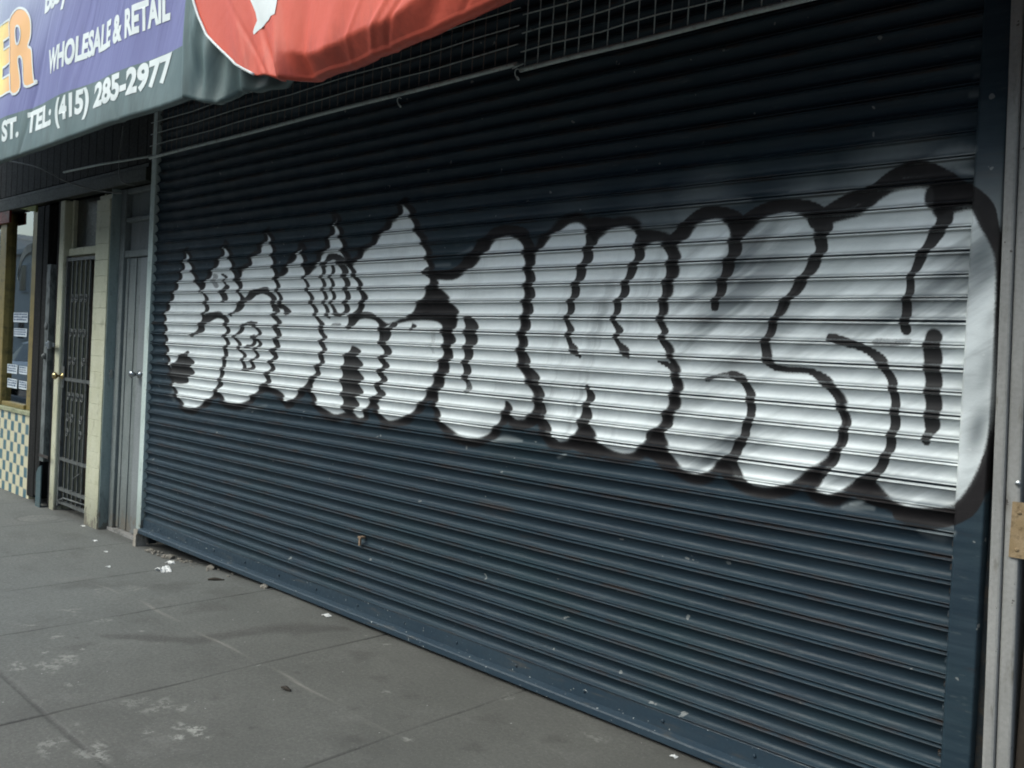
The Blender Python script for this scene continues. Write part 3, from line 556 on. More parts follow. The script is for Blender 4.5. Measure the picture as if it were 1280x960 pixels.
# long dark spill that ran from the shutter over the slabs
sp = [(-4.42, -1.13), (-4.30, -1.0), (-4.11, -.83), (-4.09, -.62), (-4.06, -.42), (-3.98, -.32), (-3.94, -.23), (-3.85, -.12)]
spw = [.02, .045, .04, .035, .06, .085, .06, .03]
for i in range(len(sp) - 1):
    for t_ in np.linspace(0, 1, 8):
        blob(dark, sp[i][0] + (sp[i + 1][0] - sp[i][0]) * t_, sp[i][1] + (sp[i + 1][1] - sp[i][1]) * t_, .06, spw[i] + (spw[i + 1] - spw[i]) * t_, .62, .5, .6)
for x, y, r in ((-3.29, -.83, .03), (-3.25, -.80, .014), (-2.9, -.45, .05), (-2.75, -.62, .03), (-2.5, -.35, .06), (-3.15, -.42, .05), (-3.45, -.3, .07), (-2.35, -.6, .045), (-2.7, -.9, .04), (-3.4, -1.1, .03), (-4.6, -.5, .12), (-5.2, -.45, .15), (-2.95, -.72, .025), (-2.2, -.3, .05), (-4.35, -1.3, .06), (-5.6, -.8, .16), (-3.05, -1.25, .03)):
    blob(dark, x, y, r, r * .8, .42, x, .5)
for x, y, r, a in ((-4.25, -1.61, .05, .5), (-4.17, -1.50, .07, .45), (-4.22, -1.40, .06, .5), (-3.15, -1.32, .045, .85), (-3.14, -1.40, .03, .8), (-3.22, -1.35, .03, .6), (-3.25, -1.46, .02, .8), (-3.45, -1.32, .07, .35), (-3.55, -1.38, .06, .3), (-3.38, -1.26, .03, .4), (-4.36, -1.45, .018, .8), (-4.31, -1.3, .012, .9), (-4.56, -1.33, .03, .5), (-4.85, -1.36, .03, .5), (-4.2, -1.22, .012, .9), (-3.9, -1.5, .03, .45), (-5.0, -1.1, .05, .3), (-4.7, -1.05, .05, .3), (-5.3, -.62, .09, .25), (-3.2, -1.68, .07, .5), (-3.35, -1.78, .06, .4), (-3.0, -.5, .02, .5), (-2.62, -.12, .04, .3), (-2.1, -.15, .05, .28), (-2.75, -.3, .012, .7), (-3.63, -.76, .012, .6), (-5.37, -.79, .05, .3)):
    blob(pale, x, y, r * 1.15, r * .7, a, x * 3, .35)
for k in range(150):                                   # gum spots and drips
    x, y, r = rng.uniform(-9.5, -1.5), rng.uniform(-2.3, .0), rng.uniform(.006, .02)
    blob(dark if k % 3 else pale, x, y, r, r * .8, rng.uniform(.25, .6), 0, .3)
ang = np.arctan2(PY + .235, PX + 8.05); rr = np.hypot((PX + 8.05), (PY + .235))
ring = (1 - smooth(.008, .02, np.abs(rr - .17)))
dark = np.maximum(dark, .35 * ring); pale = np.maximum(pale, .18 * (1 - smooth(.15, .17, rr)))
dark = np.maximum(dark, .55 * smooth(-.10, .03, PY + .02 * np.sin(PX * 6) + .012 * np.sin(PX * 17)))      # dirt along the foot of the shops
def concrete():
    t = NT('old_sidewalk_concrete')
    n1 = t.noise(1.1, 5, .6, lo=.35, hi=.65); n2 = t.noise(4.5, 6, .7, lo=.35, hi=.7); n3 = t.noise(60, 4, .7)
    x, y, z = t.xyz()[:3]
    c = t.mix(n1, (.080, .0795, .070), (.108, .107, .095))
    c = t.mix(t.math('MULTIPLY', n2, .35), c, (.075, .073, .066))
    c = t.mix(t.ramp(x, -3.2, -5.6, 0, .75), c, (.128, .136, .129))
    c = t.mix(t.math('MULTIPLY', t.noise(2.4, 6, .72, t.map(loc=(3, 8, 0)), lo=.52, hi=.72), .35), c, (.19, .186, .172))
    c = t.mix(t.math('MULTIPLY', t.noise(2.0, 6, .7, t.map((1, 1.4, 1), loc=(9, 2, 0)), lo=.5, hi=.72), .5), c, (.060, .059, .053))
    c = t.mix(t.ramp(n3, .3, .72, 0, .5), c, (.072, .071, .066))
    c = t.mix(t.math('MULTIPLY', t.attr('dark'), t.ramp(t.noise(13, 4, .7), .25, .6, .55, 1)), c, (.045, .042, .038))
    c = t.mix(t.math('MULTIPLY', t.attr('pale'), t.ramp(t.noise(26, 4, .75), .46, .56, .0, 1)), c, (.30, .30, .27))
    c = t.mix(t.math('MULTIPLY', t.attr('crack'), .4), c, (.34, .32, .28))
    c = t.mix(t.math('MULTIPLY', t.attr('joint'), t.ramp(t.noise(18, 3, .6), .25, .6, .45, 1)), c, (.035, .032, .03))
    v = t.n('ShaderNodeTexVoronoi', inp={'Vector': t.co, 'Scale': 22.}); rr_ = t.n('ShaderNodeSeparateColor', inp={0: v.outputs['Color']}).outputs
    sp_ = t.math('MULTIPLY', t.math('LESS_THAN', v.outputs['Distance'], t.ramp(rr_[1], 0, 1, .02, .09, False)), t.math('GREATER_THAN', rr_[0], .80))
    c = t.mix(t.math('MULTIPLY', sp_, .7), c, (.42, .42, .40))
    v2 = t.n('ShaderNodeTexVoronoi', inp={'Vector': t.map(loc=(3, 1, 0)), 'Scale': 70.})
    c = t.mix(t.math('MULTIPLY', t.math('LESS_THAN', v2.outputs['Distance'], .22), .35), c, t.mix(t.noise(90, 1, .5, lo=.45, hi=.55), (.05, .048, .044), (.2, .195, .18)))
    return t.done(c, t.ramp(n3, .3, .7, .72, .92), 0, t.math('ADD', n3, t.math('MULTIPLY', n2, .6)), .35, .004)
M_CONC = concrete()
side = link('sidewalk', grid_mesh('sidewalk', np.stack([PX, PY, PZ], 2), dict(joint=joint, dark=dark, pale=pale, crack=crack)), M_CONC)
tag(side, kind='structure')
M_ASPH = worn('asphalt', (.045, .046, .048), (.06, .06, .06), (.035, .035, .035), .85, 3)
M_KERB = worn('kerb_concrete', (.2, .2, .19), (.26, .25, .24), (.12, .12, .11), .85, 4)
tag(MB().box(-70, 27, -4.06, -3.9, -.26, .004).build('kerb', M_KERB, bevel=.015), kind='structure')
b = MB(); b.v = [(-900, -900, -.19), (900, -900, -.19), (900, 900, -.19), (-900, 900, -.19)]; b.f = [(0, 1, 2, 3)]
tag(b.build('road', M_ASPH), kind='structure')
tag(MB().box(-120, 27, -19, -15.5, -.26, -.05).build('far_sidewalk', M_KERB), kind='structure')

# ------------------------------------------------------------------ shop front walls
M_WALL = worn('dark_shopfront_stucco', (.028, .032, .03), (.04, .042, .038), (.07, .065, .055), .85, 3)
M_BLACKWOOD = worn('black_weathered_wood', (.012, .012, .012), (.022, .022, .021), (.05, .05, .048), .75, 5, (.58, .72), (6, 6, .5), .3, spec=.1)
M_BROWNWOOD = worn('dark_brown_wood', (.022, .017, .013), (.035, .026, .019), (.06, .048, .036), .7, 5, (.58, .75), (6, 6, .5), .3)
M_CREAM = worn('old_cream_paint', (.46, .46, .33), (.52, .52, .40), (.30, .29, .20), .6, 7, (.55, .75), (1, 1, .6), .15, chips=(.2, .19, .15), low=(0.02, .9, (.19, .17, .14)))
M_GREEN = worn('grey_green_paint', (.165, .19, .188), (.20, .222, .218), (.105, .12, .118), .55, 6, (.52, .72), (1.5, 1.5, .5), .15, chips=(.26, .29, .28), low=(0.10, .9, (.19, .17, .14)))
M_GREY = worn('cool_grey_door_paint', (.20, .22, .225), (.23, .25, .255), (.14, .155, .155), .55, 6, (.55, .75), (2, 2, .5), low=(0.06, .9, (.19, .17, .14)))
M_STRIP = worn('pale_green_post_paint', (.46, .55, .52), (.52, .60, .57), (.28, .33, .31), .55, 8, (.55, .72), (1, 1, .4), chips=(.16, .14, .11), low=(0.16, .9, (.19, .17, .14)))
M_BARE = worn('bare_weathered_wood', (.34, .315, .27), (.27, .245, .21), (.10, .09, .075), .85, 12, (.5, .7), (3, 3, .6), .3)
M_BRASS = plain('worn_brass', (.55, .42, .2), .25, 1.)
M_STEEL = plain('worn_steel', (.42, .44, .45), .3, 1.)
M_IRON = worn('grey_painted_iron', (.075, .082, .082), (.11, .118, .115), (.05, .04, .035), .5, 14)
M_VOID = plain('unlit_interior', (.018, .017, .016), .9)

bld = tag(empty('shop_building', (-5, .6, 0)), 'dark old shop building with roller shutter, doorways and awnings along its front', 'building')
b = MB().box(-14, 4, .34, .9, -.3, 8).box(-14, 4, .0, .335, 3.73, 8).box(-14, -6.72, .0, .335, 2.84, 3.725).box(-.62, 4, .05, .335, -.2, 3.725).box(-9.02, -8.99, .08, .335, -.2, 2.835)
b.build('wall', M_WALL, bld)
M_BEAM = worn('green_brown_beam', (.03, .033, .026), (.042, .046, .035), (.02, .018, .016), .6, 5)
M_FASCIA = worn('shaded_boards', (.007, .006, .005), (.010, .009, .007), (.015, .013, .011), .75, 5, (.58, .75), (6, 6, .5), .3)  # brown wood, shade under the awning darkened into its colour
MB().box(-11.2, -6.72, -.03, .05, 2.70, 2.80).box(-11.2, -6.72, -.012, .05, 2.805, 2.838).build('lintel', M_BEAM, bld, bevel=.006)
b = MB()
for i in range(40):
    b.box(-13 + i * .16, -13 + i * .16 + .15, -.012, .0, 2.845, 3.7)
b.build('fascia_boards', M_FASCIA, bld)

# pale post between shutter and door
post = tag(empty('door_post', (-6.65, 0, -.08)), 'narrow pale green wooden post at the far end of the graffiti shutter, foot broken', 'post')
MB().box(-6.665, -6.59, -.014, .058, .045, 3.34).build('shaft', M_STRIP, post, bevel=.004)
b = MB().prism([(-6.67, -.12), (-6.62, -.12), (-6.622, .0), (-6.60, .02), (-6.596, .044), (-6.65, .042), (-6.662, .043)], -.03, .055)
b.build('foot', M_BARE, post)

# grey-green street door in a shallow recess
door = tag(empty('entrance_door', (-7.05, .08, -.08)), 'grey green panelled street door with steel knob between shutter and cream column', 'door')
DY = .08
b = MB().box(-7.36, -7.27, DY - .02, .2, -.06, 2.70).box(-7.268, -6.70, DY - .012, .2, 2.145, 2.20).box(-7.268, -6.70, DY - .012, .2, 2.43, 2.465).box(-7.268, -6.70, DY - .012, .2, 2.66, 2.70)
b.build('frame', M_GREEN, door, bevel=.006)
b = MB().box(-7.265, -6.995, DY + .012, .16, -.06, 2.14)
for x0, x1 in ((-7.262, -7.215), (-7.12, -7.075), (-7.01, -6.997)):
    b.box(x0, x1, DY + .004, DY + .012, -.05, 2.138)
b.build('leaf', M_GREEN, door, bevel=.006)
MB().box(-6.965, -6.70, DY - .012, .15, -.05, 2.135).build('leaf', M_GREY, door, bevel=.006)
MB().box(-7.262, -6.70, DY + .03, .15, 2.202, 2.428).build('transom_panel', M_GREY, door)
MB().box(-7.262, -6.70, DY + .03, .15, 2.467, 2.658).build('transom_panel', M_GREEN, door)
kp = MB().lathe([(.032, 0), (.032, .006), (.014, .01), (.011, .038), (.022, .044), (.030, .056), (.030, .066), (.020, .078), (.006, .08)], (-6.90, DY - .012, 1.215), 'y', 18).build('knob', M_STEEL, door, True)
MB().lathe([(.024, 0), (.024, .005), (.017, .008), (.017, .028), (.012, .03)], (-6.79, DY - .012, 1.222), 'y', 16).build('lock_cylinder', M_STEEL, door, True)
MB().box(-7.355, -6.70, .05, .33, -.14, -.062).build('threshold', M_KERB, door)

M_REVEAL = worn('pale_teal_grey_paint', (.25, .31, .30), (.30, .36, .35), (.17, .21, .21), .55, 6, (.52, .72), (1.5, 1.5, .5), .15, chips=(.34, .38, .36), low=(0.08, .9, (.19, .17, .14)))
# cream tiled column and the post on the other side of the gate
colm = tag(empty('tiled_column', (-7.5, 0, -.08)), 'cream painted block column between grey green door and iron gate', 'column')
b = MB(); z = -.12; k = 0
while z < 2.62:
    h_ = .132
    e = rng.uniform(0, .004)
    b.box(-7.64 + e, -7.372, -.02 - e * .6, .0, z + .0012, min(z + h_, 2.62)); z += h_; k += 1
b.build('facing_blocks', M_CREAM, colm, bevel=.003)
MB().box(-7.636, -7.372, .001, .335, -.12, 2.66).build('core', M_CREAM, colm)
MB().box(-7.371, -7.362, -.012, .335, -.12, 2.698).build('reveal_board', M_REVEAL, colm)
MB().box(-7.3605, -7.357, .022, .052, 1.16, 1.23).build('lock_plate', M_STEEL, colm, bevel=.002)
cp = tag(MB().box(-8.475, -8.365, -.012, .24, -.12, 2.69).build('cream_post', M_CREAM, bevel=.012), 'smooth cream painted post between dark wooden upright and iron gate', 'post')
tp = tag(empty('gate_transom', (-8, .06, 2.2)), 'dirty dark transom window with cream sill above the iron gate', 'window')
MB().box(-8.362, -7.642, .03, .12, 2.195, 2.262).box(-8.362, -8.325, .05, .12, 2.265, 2.695).box(-7.675, -7.642, .05, .12, 2.265, 2.695).build('frame', M_CREAM, tp, bevel=.006)
M_DIRTYGLASS = worn('dirty_painted_glass', (.03, .04, .032), (.05, .055, .045), (.035, .022, .016), .35, 5, (.45, .6), (4, 1, .7))
MB().box(-8.324, -7.676, .085, .095, 2.265, 2.695).build('pane', M_DIRTYGLASS, tp)

# wrought iron gate
gate = tag(empty('iron_gate', (-8.0, .03, -.08)), 'grey wrought iron security gate with scrolls and brass knob between cream column and post', 'gate')
b = MB(); GYp = .03
for z in (2.16, 1.10, .385, .115, .0): b.box(-8.355, -7.65, GYp - .014, GYp + .014, z - .014, z + .014)
b.box(-8.358, -8.33, GYp - .016, GYp + .016, -.04, 2.19).box(-7.675, -7.645, GYp - .016, GYp + .016, -.04, 2.19)
b.build('frame', M_IRON, gate)
for i in range(6):
    x = -8.235 + i * .098
    MB().box(x - .007, x + .007, GYp - .007, GYp + .007, .002, 2.15).build('bar', M_IRON, gate)
def scroll(cx, cz, s, flip):
    pts = []
    for k in range(26):
        a = k / 25 * 3.6 * math.pi; r = .010 + .030 * (1 - k / 25)
        pts.append((cx + flip * (r * math.cos(a)), GYp - .012, cz + s * (r * math.sin(a) + .03)))
    return pts
for cz, s in ((1.48, 1), (1.30, -1), (.92, 1), (.80, -1), (.60, 1), (1.85, -1)):
    for cx, fl in ((-8.186, 1), (-8.09, -1), (-7.99, 1), (-7.89, -1)):
        if rng.uniform() < .2: continue
        MB().tube(scroll(cx, cz, s, fl), .005, 6).build('scroll', M_IRON, gate, True)
MB().box(-8.36, -8.29, GYp - .02, GYp - .014, 1.02, 1.21).build('lock_box', M_IRON, gate, bevel=.004)
MB().lathe([(.03, 0), (.03, .006), (.012, .01), (.010, .04), (.022, .046), (.032, .06), (.032, .07), (.02, .084), (.005, .086)], (-8.325, GYp - .02, 1.125), 'y', 18).build('knob', M_BRASS, gate, True)
MB().tube([(-8.3, GYp - .02, .012), (-8.15, GYp - .03, .055), (-7.7, GYp - .02, .06)], .008, 6).tube([(-7.98, GYp - .02, .25), (-7.84, GYp - .02, .31)], .006, 6).build('loose_rod', M_IRON, gate, True)
gd = tag(empty('inner_door', (-8, .24, 0)), 'dark wooden inner door seen through the bars of the iron gate', 'door')
MB().box(-8.362, -7.642, .22, .27, -.1, 2.19).build('leaf', M_BROWNWOOD, gd)
b = MB()
for z0, z1 in ((.15, .9), (1.1, 2.0)):
    for x0, x1 in ((-8.28, -8.04), (-7.96, -7.72)): b.box(x0, x1, .205, .219, z0, z1)
b.build('panel', M_BROWNWOOD, gd, bevel=.008)

# dark wooden upright / folded gate leaf
dp = tag(empty('dark_upright', (-8.76, 0, -.08)), 'black weathered plank upright with steel latch beside the tiled shop window', 'folding shutter')
b = MB().box(-8.99, -8.93, -.03, .06, -.02, 2.62).box(-8.925, -8.76, -.05, .04, -.03, 2.66).box(-8.756, -8.64, -.046, .04, .0, 2.66)
b.build('planks', M_BLACKWOOD, dp, bevel=.006)
M_WORNSTRIP = worn('worn_grey_edge', (.10, .115, .115), (.15, .165, .165), (.045, .05, .05), .7, 10, (.45, .65), (1, 1, .4), .3)
MB().box(-8.636, -8.545, -.05, .02, .33, 2.12).build('edge_strip', M_WORNSTRIP, dp, bevel=.005)
M_TEALB = worn('faded_teal_board', (.05, .085, .095), (.065, .10, .11), (.1, .11, .1), .6, 9)
MB().prism([(-8.66, -.1), (-8.545, -.1), (-8.545, .30), (-8.62, .27), (-8.66, .22)], -.062, -.052).build('kick_board', M_TEALB, dp)
MB().box(-8.56, -8.36, -.064, -.052, 1.375, 1.415).box(-8.44, -8.40, -.09, -.064, 1.36, 1.43).build('latch', M_STEEL, dp, bevel=.004)
MB().box(-8.62, -8.40, -.06, -.052, .375, .40).build('latch', M_RUST, dp)
MB().lathe([(.035, 0), (.035, .006), (.02, .012)], (-8.59, -.05, 1.56), 'y', 16).build('lock_disc', M_IRON, dp, True)
MB().lathe([(.028, 0), (.028, .01), (.012, .03)], (-8.59, -.05, 1.29), 'y', 16).build('lock_disc', M_IRON, dp, True)
tag(MB().box(-8.545, -8.476, .0, .2, -.12, 2.69).build('gap_shade', M_VOID), 'black strip standing for the shaded gap between dark planks and cream post', 'gap')  # no real board: black sheet gives the gap its shade

# tiled shop window at the far left
def tiles():
    t = NT('cream_and_blue_tiles')
    x, y, z = t.xyz()[:3]
    u = t.math('DIVIDE', x, .102); v = t.math('DIVIDE', z, .103)
    ch = t.math('MODULO', t.math('ADD', t.math('FLOOR', t.math('ADD', u, 400.)), t.math('FLOOR', t.math('ADD', v, 400.))), 2.)
    fu = t.math('FRACT', t.math('ADD', u, 400.)); fv = t.math('FRACT', t.math('ADD', v, 400.))
    edge = t.math('MINIMUM', t.math('MINIMUM', fu, t.math('SUBTRACT', 1., fu)), t.math('MINIMUM', fv, t.math('SUBTRACT', 1., fv)))
    eu = t.math('MINIMUM', fu, t.math('SUBTRACT', 1., fu))
    g = t.math('MAXIMUM', t.math('LESS_THAN', edge, .04), t.math('MULTIPLY', ch, t.math('LESS_THAN', eu, .10)))
    c = t.mix(ch, (.58, .54, .37), (.025, .12, .165))
    c = t.mix(t.math('MULTIPLY', t.noise(30, 3, .6, lo=.4, hi=.7), .3), c, (.3, .28, .22))
    c = t.mix(g, c, (.48, .44, .31))
    return t.done(c, .3, 0, t.math('SUBTRACT', 1., g), .4, .003)
bh = tag(empty('tiled_shop_base', (-9.9, 0, -.08)), 'low shop window base tiled in cream and blue checks', 'tiled wall')
MB().box(-11.3, -9.02, .0, .3, -.14, .70).build('tile_face', tiles(), bh)
M_SILL = worn('olive_sill', (.26, .28, .17), (.33, .34, .22), (.14, .14, .10), .5, 8)
MB().box(-11.3, -9.02, -.02, .3, .703, .745).build('sill', M_SILL, bh, bevel=.005)
win = tag(empty('shop_window', (-9.8, .05, .75)), 'shop window with gold frame, paper notices and street reflections above checked tiles', 'window')
M_GOLD = worn('tarnished_gold_frame', (.28, .215, .075), (.22, .17, .06), (.10, .085, .04), .4, 6, metal=.2)
MB().box(-10.12, -9.93, .0, .09, .747, 2.69).box(-9.28, -9.03, .03, .09, .747, 2.69).box(-11.3, -10.125, .01, .09, .747, .80).box(-9.925, -9.285, .01, .09, .747, .79).build('frame', M_GOLD, win, bevel=.006)
def glass():
    t = NT('window_glass')
    tr = t.n('ShaderNodeBsdfTransparent', inp={'Color': (.75, .82, .80, 1)})
    gl = t.n('ShaderNodeBsdfGlossy', inp={'Color': (.95, .97, .97, 1), 'Roughness': .02})
    fr = t.n('ShaderNodeFresnel', inp={'IOR': 1.55})
    f2 = t.math('MINIMUM', t.math('MULTIPLY', fr.outputs[0], 1.9), 1.0)
    mx = t.n('ShaderNodeMixShader', inp={0: f2, 1: tr.outputs[0], 2: gl.outputs[0]})
    t.t.links.new(mx.outputs[0], t.out.inputs[0])
    return t.m
M_GLASS = glass()
MB().box(-9.927, -9.283, .05, .056, .791, 2.69).build('pane', M_GLASS, win)
MB().box(-11.3, -10.123, .05, .056, .801, 2.69).build('pane', M_GLASS, win)
MB().box(-11.3, -9.03, .32, .334, .2, 2.8).build('interior_back', M_VOID, win)
M_PAPER = plain('notice_paper', (.62, .68, .72), .6)
M_INK = plain('blue_black_print', (.05, .09, .17), .6)
def notice(x0, x1, z0, z1, label):
    e = tag(empty('paper_notice', ((x0 + x1) / 2, .045, (z0 + z1) / 2)), label, 'notice', 'paper notices on the shop window')
    MB().box(x0, x1, .044, .0475, z0, z1).build('sheet', M_PAPER, e)
    b = MB(); n_ = 3; hh = (z1 - z0) / (n_ + .6)
    for i in range(n_):
        z = z1 - hh * (i + .9); x = x0 + .015
        while x < x1 - .03:
            l = random.uniform(.02, .06); b.box(x, min(x + l, x1 - .012), .0425, .0432, z, z + hh * random.uniform(.45, .7)); x += l + .012
    b.build('print', M_INK, e)
notice(-9.90, -9.61, 1.075, 1.165, 'pale printed notice on the shop window, upper left of the lower four')
notice(-9.55, -9.33, 1.082, 1.16, 'pale printed notice on the shop window, upper right of the lower four')
notice(-9.88, -9.60, .93, 1.02, 'pale printed notice on the shop window, lower left of the lower four')
notice(-9.54, -9.32, .935, 1.015, 'pale printed notice on the shop window, lower right of the lower four')
notice(-9.77, -9.37, 1.59, 1.685, 'long pale printed notice higher up on the shop window')
notice(-9.74, -9.38, 1.45, 1.53, 'small pale printed notice under the long one on the shop window')
arch = MB()
for k in range(15):
    a0 = math.pi * (.5 + k / 30); c_ = math.cos(a0); s_ = math.sin(a0)
    x, z = -9.36 + .34 * c_, 2.02 + .30 * s_
    arch.box(x - .014, x + .014, .0455, .0475, z - .045, z + .04)
tag(arch.build('arched_decal', plain('faded_white_decal', (.30, .33, .31), .6)), 'faded white arched decal on the glass of the shop window', 'decal')
M_RED = worn('dull_red_board', (.22, .035, .022), (.16, .03, .02), (.08, .03, .02), .5, 5)
tag(MB().box(-10.6, -9.78, -.03, -.008, 2.58, 2.695).build('red_sign_board', M_RED), 'dull red board above the gold window frame under the awning', 'sign board')
tag(MB().prism([(-9.5, 2.695), (-9.07, 2.695), (-9.07, 2.63)], -.02, -.006).build('yellow_pennant', worn('yellow_green_cloth', (.28, .30, .06), (.22, .26, .06), None, .7)), 'small yellow green corner pennant at the top of the shop window', 'pennant')

# right end: grey post, dark door, hinge
M_GREYPOST = worn('grey_weathered_post', (.24, .238, .228), (.30, .297, .285), (.13, .12, .10), .6, 7, (.55, .75), (2, 2, .4), .2, chips=(.06, .05, .045), low=(0.15, .9, (.19, .17, .14)))
rp = tag(empty('grey_post', (-.70, -.03, 0)), 'grey painted moulded post at the near end of the graffiti shutter', 'post')
def lean(o, k):
    for v in o.data.vertices: v.co.x += (v.co.z - .4) * k
lean(MB().prism([(-.733, -.01), (-.700, -.01), (-.700, 3.4), (-.733, 3.4)], -.062, .10).build('front_moulding', M_GREYPOST, rp, bevel=.008), -.03)
lean(MB().box(-.699, -.658, -.05, .10, -.01, 3.4).build('rear_moulding', M_GREYPOST, rp, bevel=.008), -.03)
hb = MB().box(-.70, -.655, -.058, -.051, .995, 1.16)
for z in (1.02, 1.13): hb.lathe([(.006, 0), (.006, .003), (.002, .005)], (-.68, -.058, z), 'y', 8)
hb.build('hinge_plate', worn('rusted_tan_plate', (.24, .17, .09), (.30, .22, .13), (.13, .09, .05), .7, 20), rp)
b = MB().lathe([(.008, 0), (.008, .004), (.003, .006)], (-.69, -.051, 1.215), 'y', 10)
b.build('screw', M_STEEL, rp)
rd = tag(empty('near_door', (-.2, 0, 0)), 'dark brown wooden door beside the grey post at the near end', 'door')
b = MB().box(-.650, -.56, -.03, .04, .0, 2.4).box(-.555, .30, -.015, .04, .0, 2.4)
b.build('leaf', M_BROWNWOOD, rd, bevel=.006)
MB().box(-.66, .4, -.02, .04, 2.402, 3.4).build('head_panel', M_BROWNWOOD, rd)
# ------------------------------------------------------------------ awnings
AY = -1.0; AZ = 2.66
def text_mesh(txt, width, height, x0, s0, bold=.0, shear=0.):
    cu = bpy.data.curves.new('lettering', 'FONT'); cu.body = txt; cu.offset = bold; cu.size = 1.0; cu.resolution_u = 4
    o = bpy.data.objects.new('tmp', cu); COL.objects.link(o)
    bpy.context.view_layer.update()
    me = bpy.data.meshes.new_from_object(o.evaluated_get(bpy.context.evaluated_depsgraph_get()))
    bpy.data.objects.remove(o); bpy.data.curves.remove(cu)
    bm = bmesh.new(); bm.from_mesh(me); bpy.data.meshes.remove(me)
    return bm

def fit(bm, x0, x1, s0, s1, base0=True):
    xs_ = [v.co.x for v in bm.verts]; ys_ = [v.co.y for v in bm.verts]
    a, b_, c, d = min(xs_), max(xs_), min(ys_), max(ys_)
    for v in bm.verts:
        v.co.x = x0 + (v.co.x - a) / (b_ - a) * (x1 - x0); v.co.y = s0 + (v.co.y - c) / (d - c) * (s1 - s0); v.co.z = 0

def slice_grid(bm, step):
    for ax in (0, 1):
        lo = min(v.co[ax] for v in bm.verts); hi = max(v.co[ax] for v in bm.verts)
        p = lo + step
        while p < hi:
            co = Vector((0, 0, 0)); co[ax] = p; no = Vector((0, 0, 0)); no[ax] = 1
            bmesh.ops.bisect_plane(bm, geom=bm.verts[:] + bm.edges[:] + bm.faces[:], plane_co=co, plane_no=no)
            p += step

def drape(bm, surf, name, mat, parent, lift=.004):
    for v in bm.verts:
        x, s = v.co.x, v.co.y
        v.co = Vector((x, float(surf(x, s)) - lift, AZ + s))
    for f in bm.faces:
        f.normal_update()
        if f.normal.y > 0: f.normal_flip()
    me = bpy.data.meshes.new(name); bm.to_mesh(me); bm.free()
    return link(name, me, mat, parent, True)

def vinyl(name, c, c2=None, rough=.45, trans=.12):
    t = NT(name)
    col = t.mix(t.noise(2.2, 5, .6, lo=.35, hi=.65), c, c2 or tuple(x * .86 for x in c))
    col = t.mix(t.math('MULTIPLY', t.noise(5, 5, .7, t.map((1, 1, .35)), lo=.55, hi=.75), .25), col, tuple(x * .55 for x in c))
    zz = t.xyz()[2]
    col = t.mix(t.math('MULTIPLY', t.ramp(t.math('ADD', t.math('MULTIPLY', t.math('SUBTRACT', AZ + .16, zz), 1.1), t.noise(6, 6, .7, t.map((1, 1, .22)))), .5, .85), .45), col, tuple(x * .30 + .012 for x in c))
    hgt = t.math('ADD', t.math('MULTIPLY', t.noise(300, 2, .5), .12), t.math('ADD', t.noise(9, 4, .55, t.map((1, 1, .55)), dist=.6), t.math('MULTIPLY', t.noise(30, 3, .5, t.map((1, 1, .4))), .25)))
    m = t.done(col, rough, 0, hgt, .35, .012, spec=.3)
    tl = t.n('ShaderNodeBsdfTranslucent', inp={'Color': col}) if isinstance(col, bpy.types.NodeSocket) else None
    mx = t.n('ShaderNodeMixShader', inp={0: trans, 1: t.b.outputs[0], 2: tl.outputs[0]})
    t.t.links.new(mx.outputs[0], t.out.inputs[0])
    return m

def sign_surf(x, s):
    x = np.asarray(x, float); s = np.asarray(s, float)
    q = x - .55 * s
    env = .35 + .65 * np.sin(1.7 * q + .6) ** 2
    d = .011 * np.sin(5.5 * q + 1.6 * np.sin(2.3 * s + 1.3 * x)) * smooth(.0, .5, s + .1)
    d += .0030 * np.sin(17 * (x - .42 * s) + 2.6 * np.sin(2.9 * x + 3 * s)) * env * (.25 + .75 * smooth(.1, .5, s))
    d += .0011 * np.sin(39 * (x - .7 * s) + 3.0 * np.sin(3.7 * x)) * (1 - env)
    d += .010 * np.exp(-((x + 4.95 + .35 * (s - .1)) / .035) ** 2) * (1 - smooth(.0, .3, s)) + .006 * np.exp(-((x + 6.32 - .6 * (s - .2)) / .03) ** 2)
    d += .004 * np.sin(4.1 * x + 7 * s)
    # corner turn: the cloth bends back towards the wall past x = -4.13 and is bunched up behind the red awning
    e = np.maximum(x + 4.13, 0)
    back = .30 * e * smooth(0, .08, e)
    gather = smooth(.0, .12, e) * (.016 * np.sin(26 * e + 6 * s + .4) + .012 * np.sin(47 * e - 14 * s) + .02 * np.sin(9 * e + 11 * s))
    crease = -.014 * np.exp(-((x + 4.145) / .018) ** 2) - .008 * np.exp(-((x + 4.06 + .1 * s) / .012) ** 2)
    return AY + d * (1 - .6 * smooth(0, .1, e)) + back + gather + crease

def sign_low(x):
    x = np.asarray(x, float)
    return .005 * np.sin(2.3 * x + 1) * (x < -4.4) + np.interp(x, [-4.6, -4.13, -4.05, -3.95, -3.90, -3.84, -3.70, -3.58, -3.42, -3.3], [.008, .010, -.012, -.030, -.018, .020, -.002, .010, .05, .07])

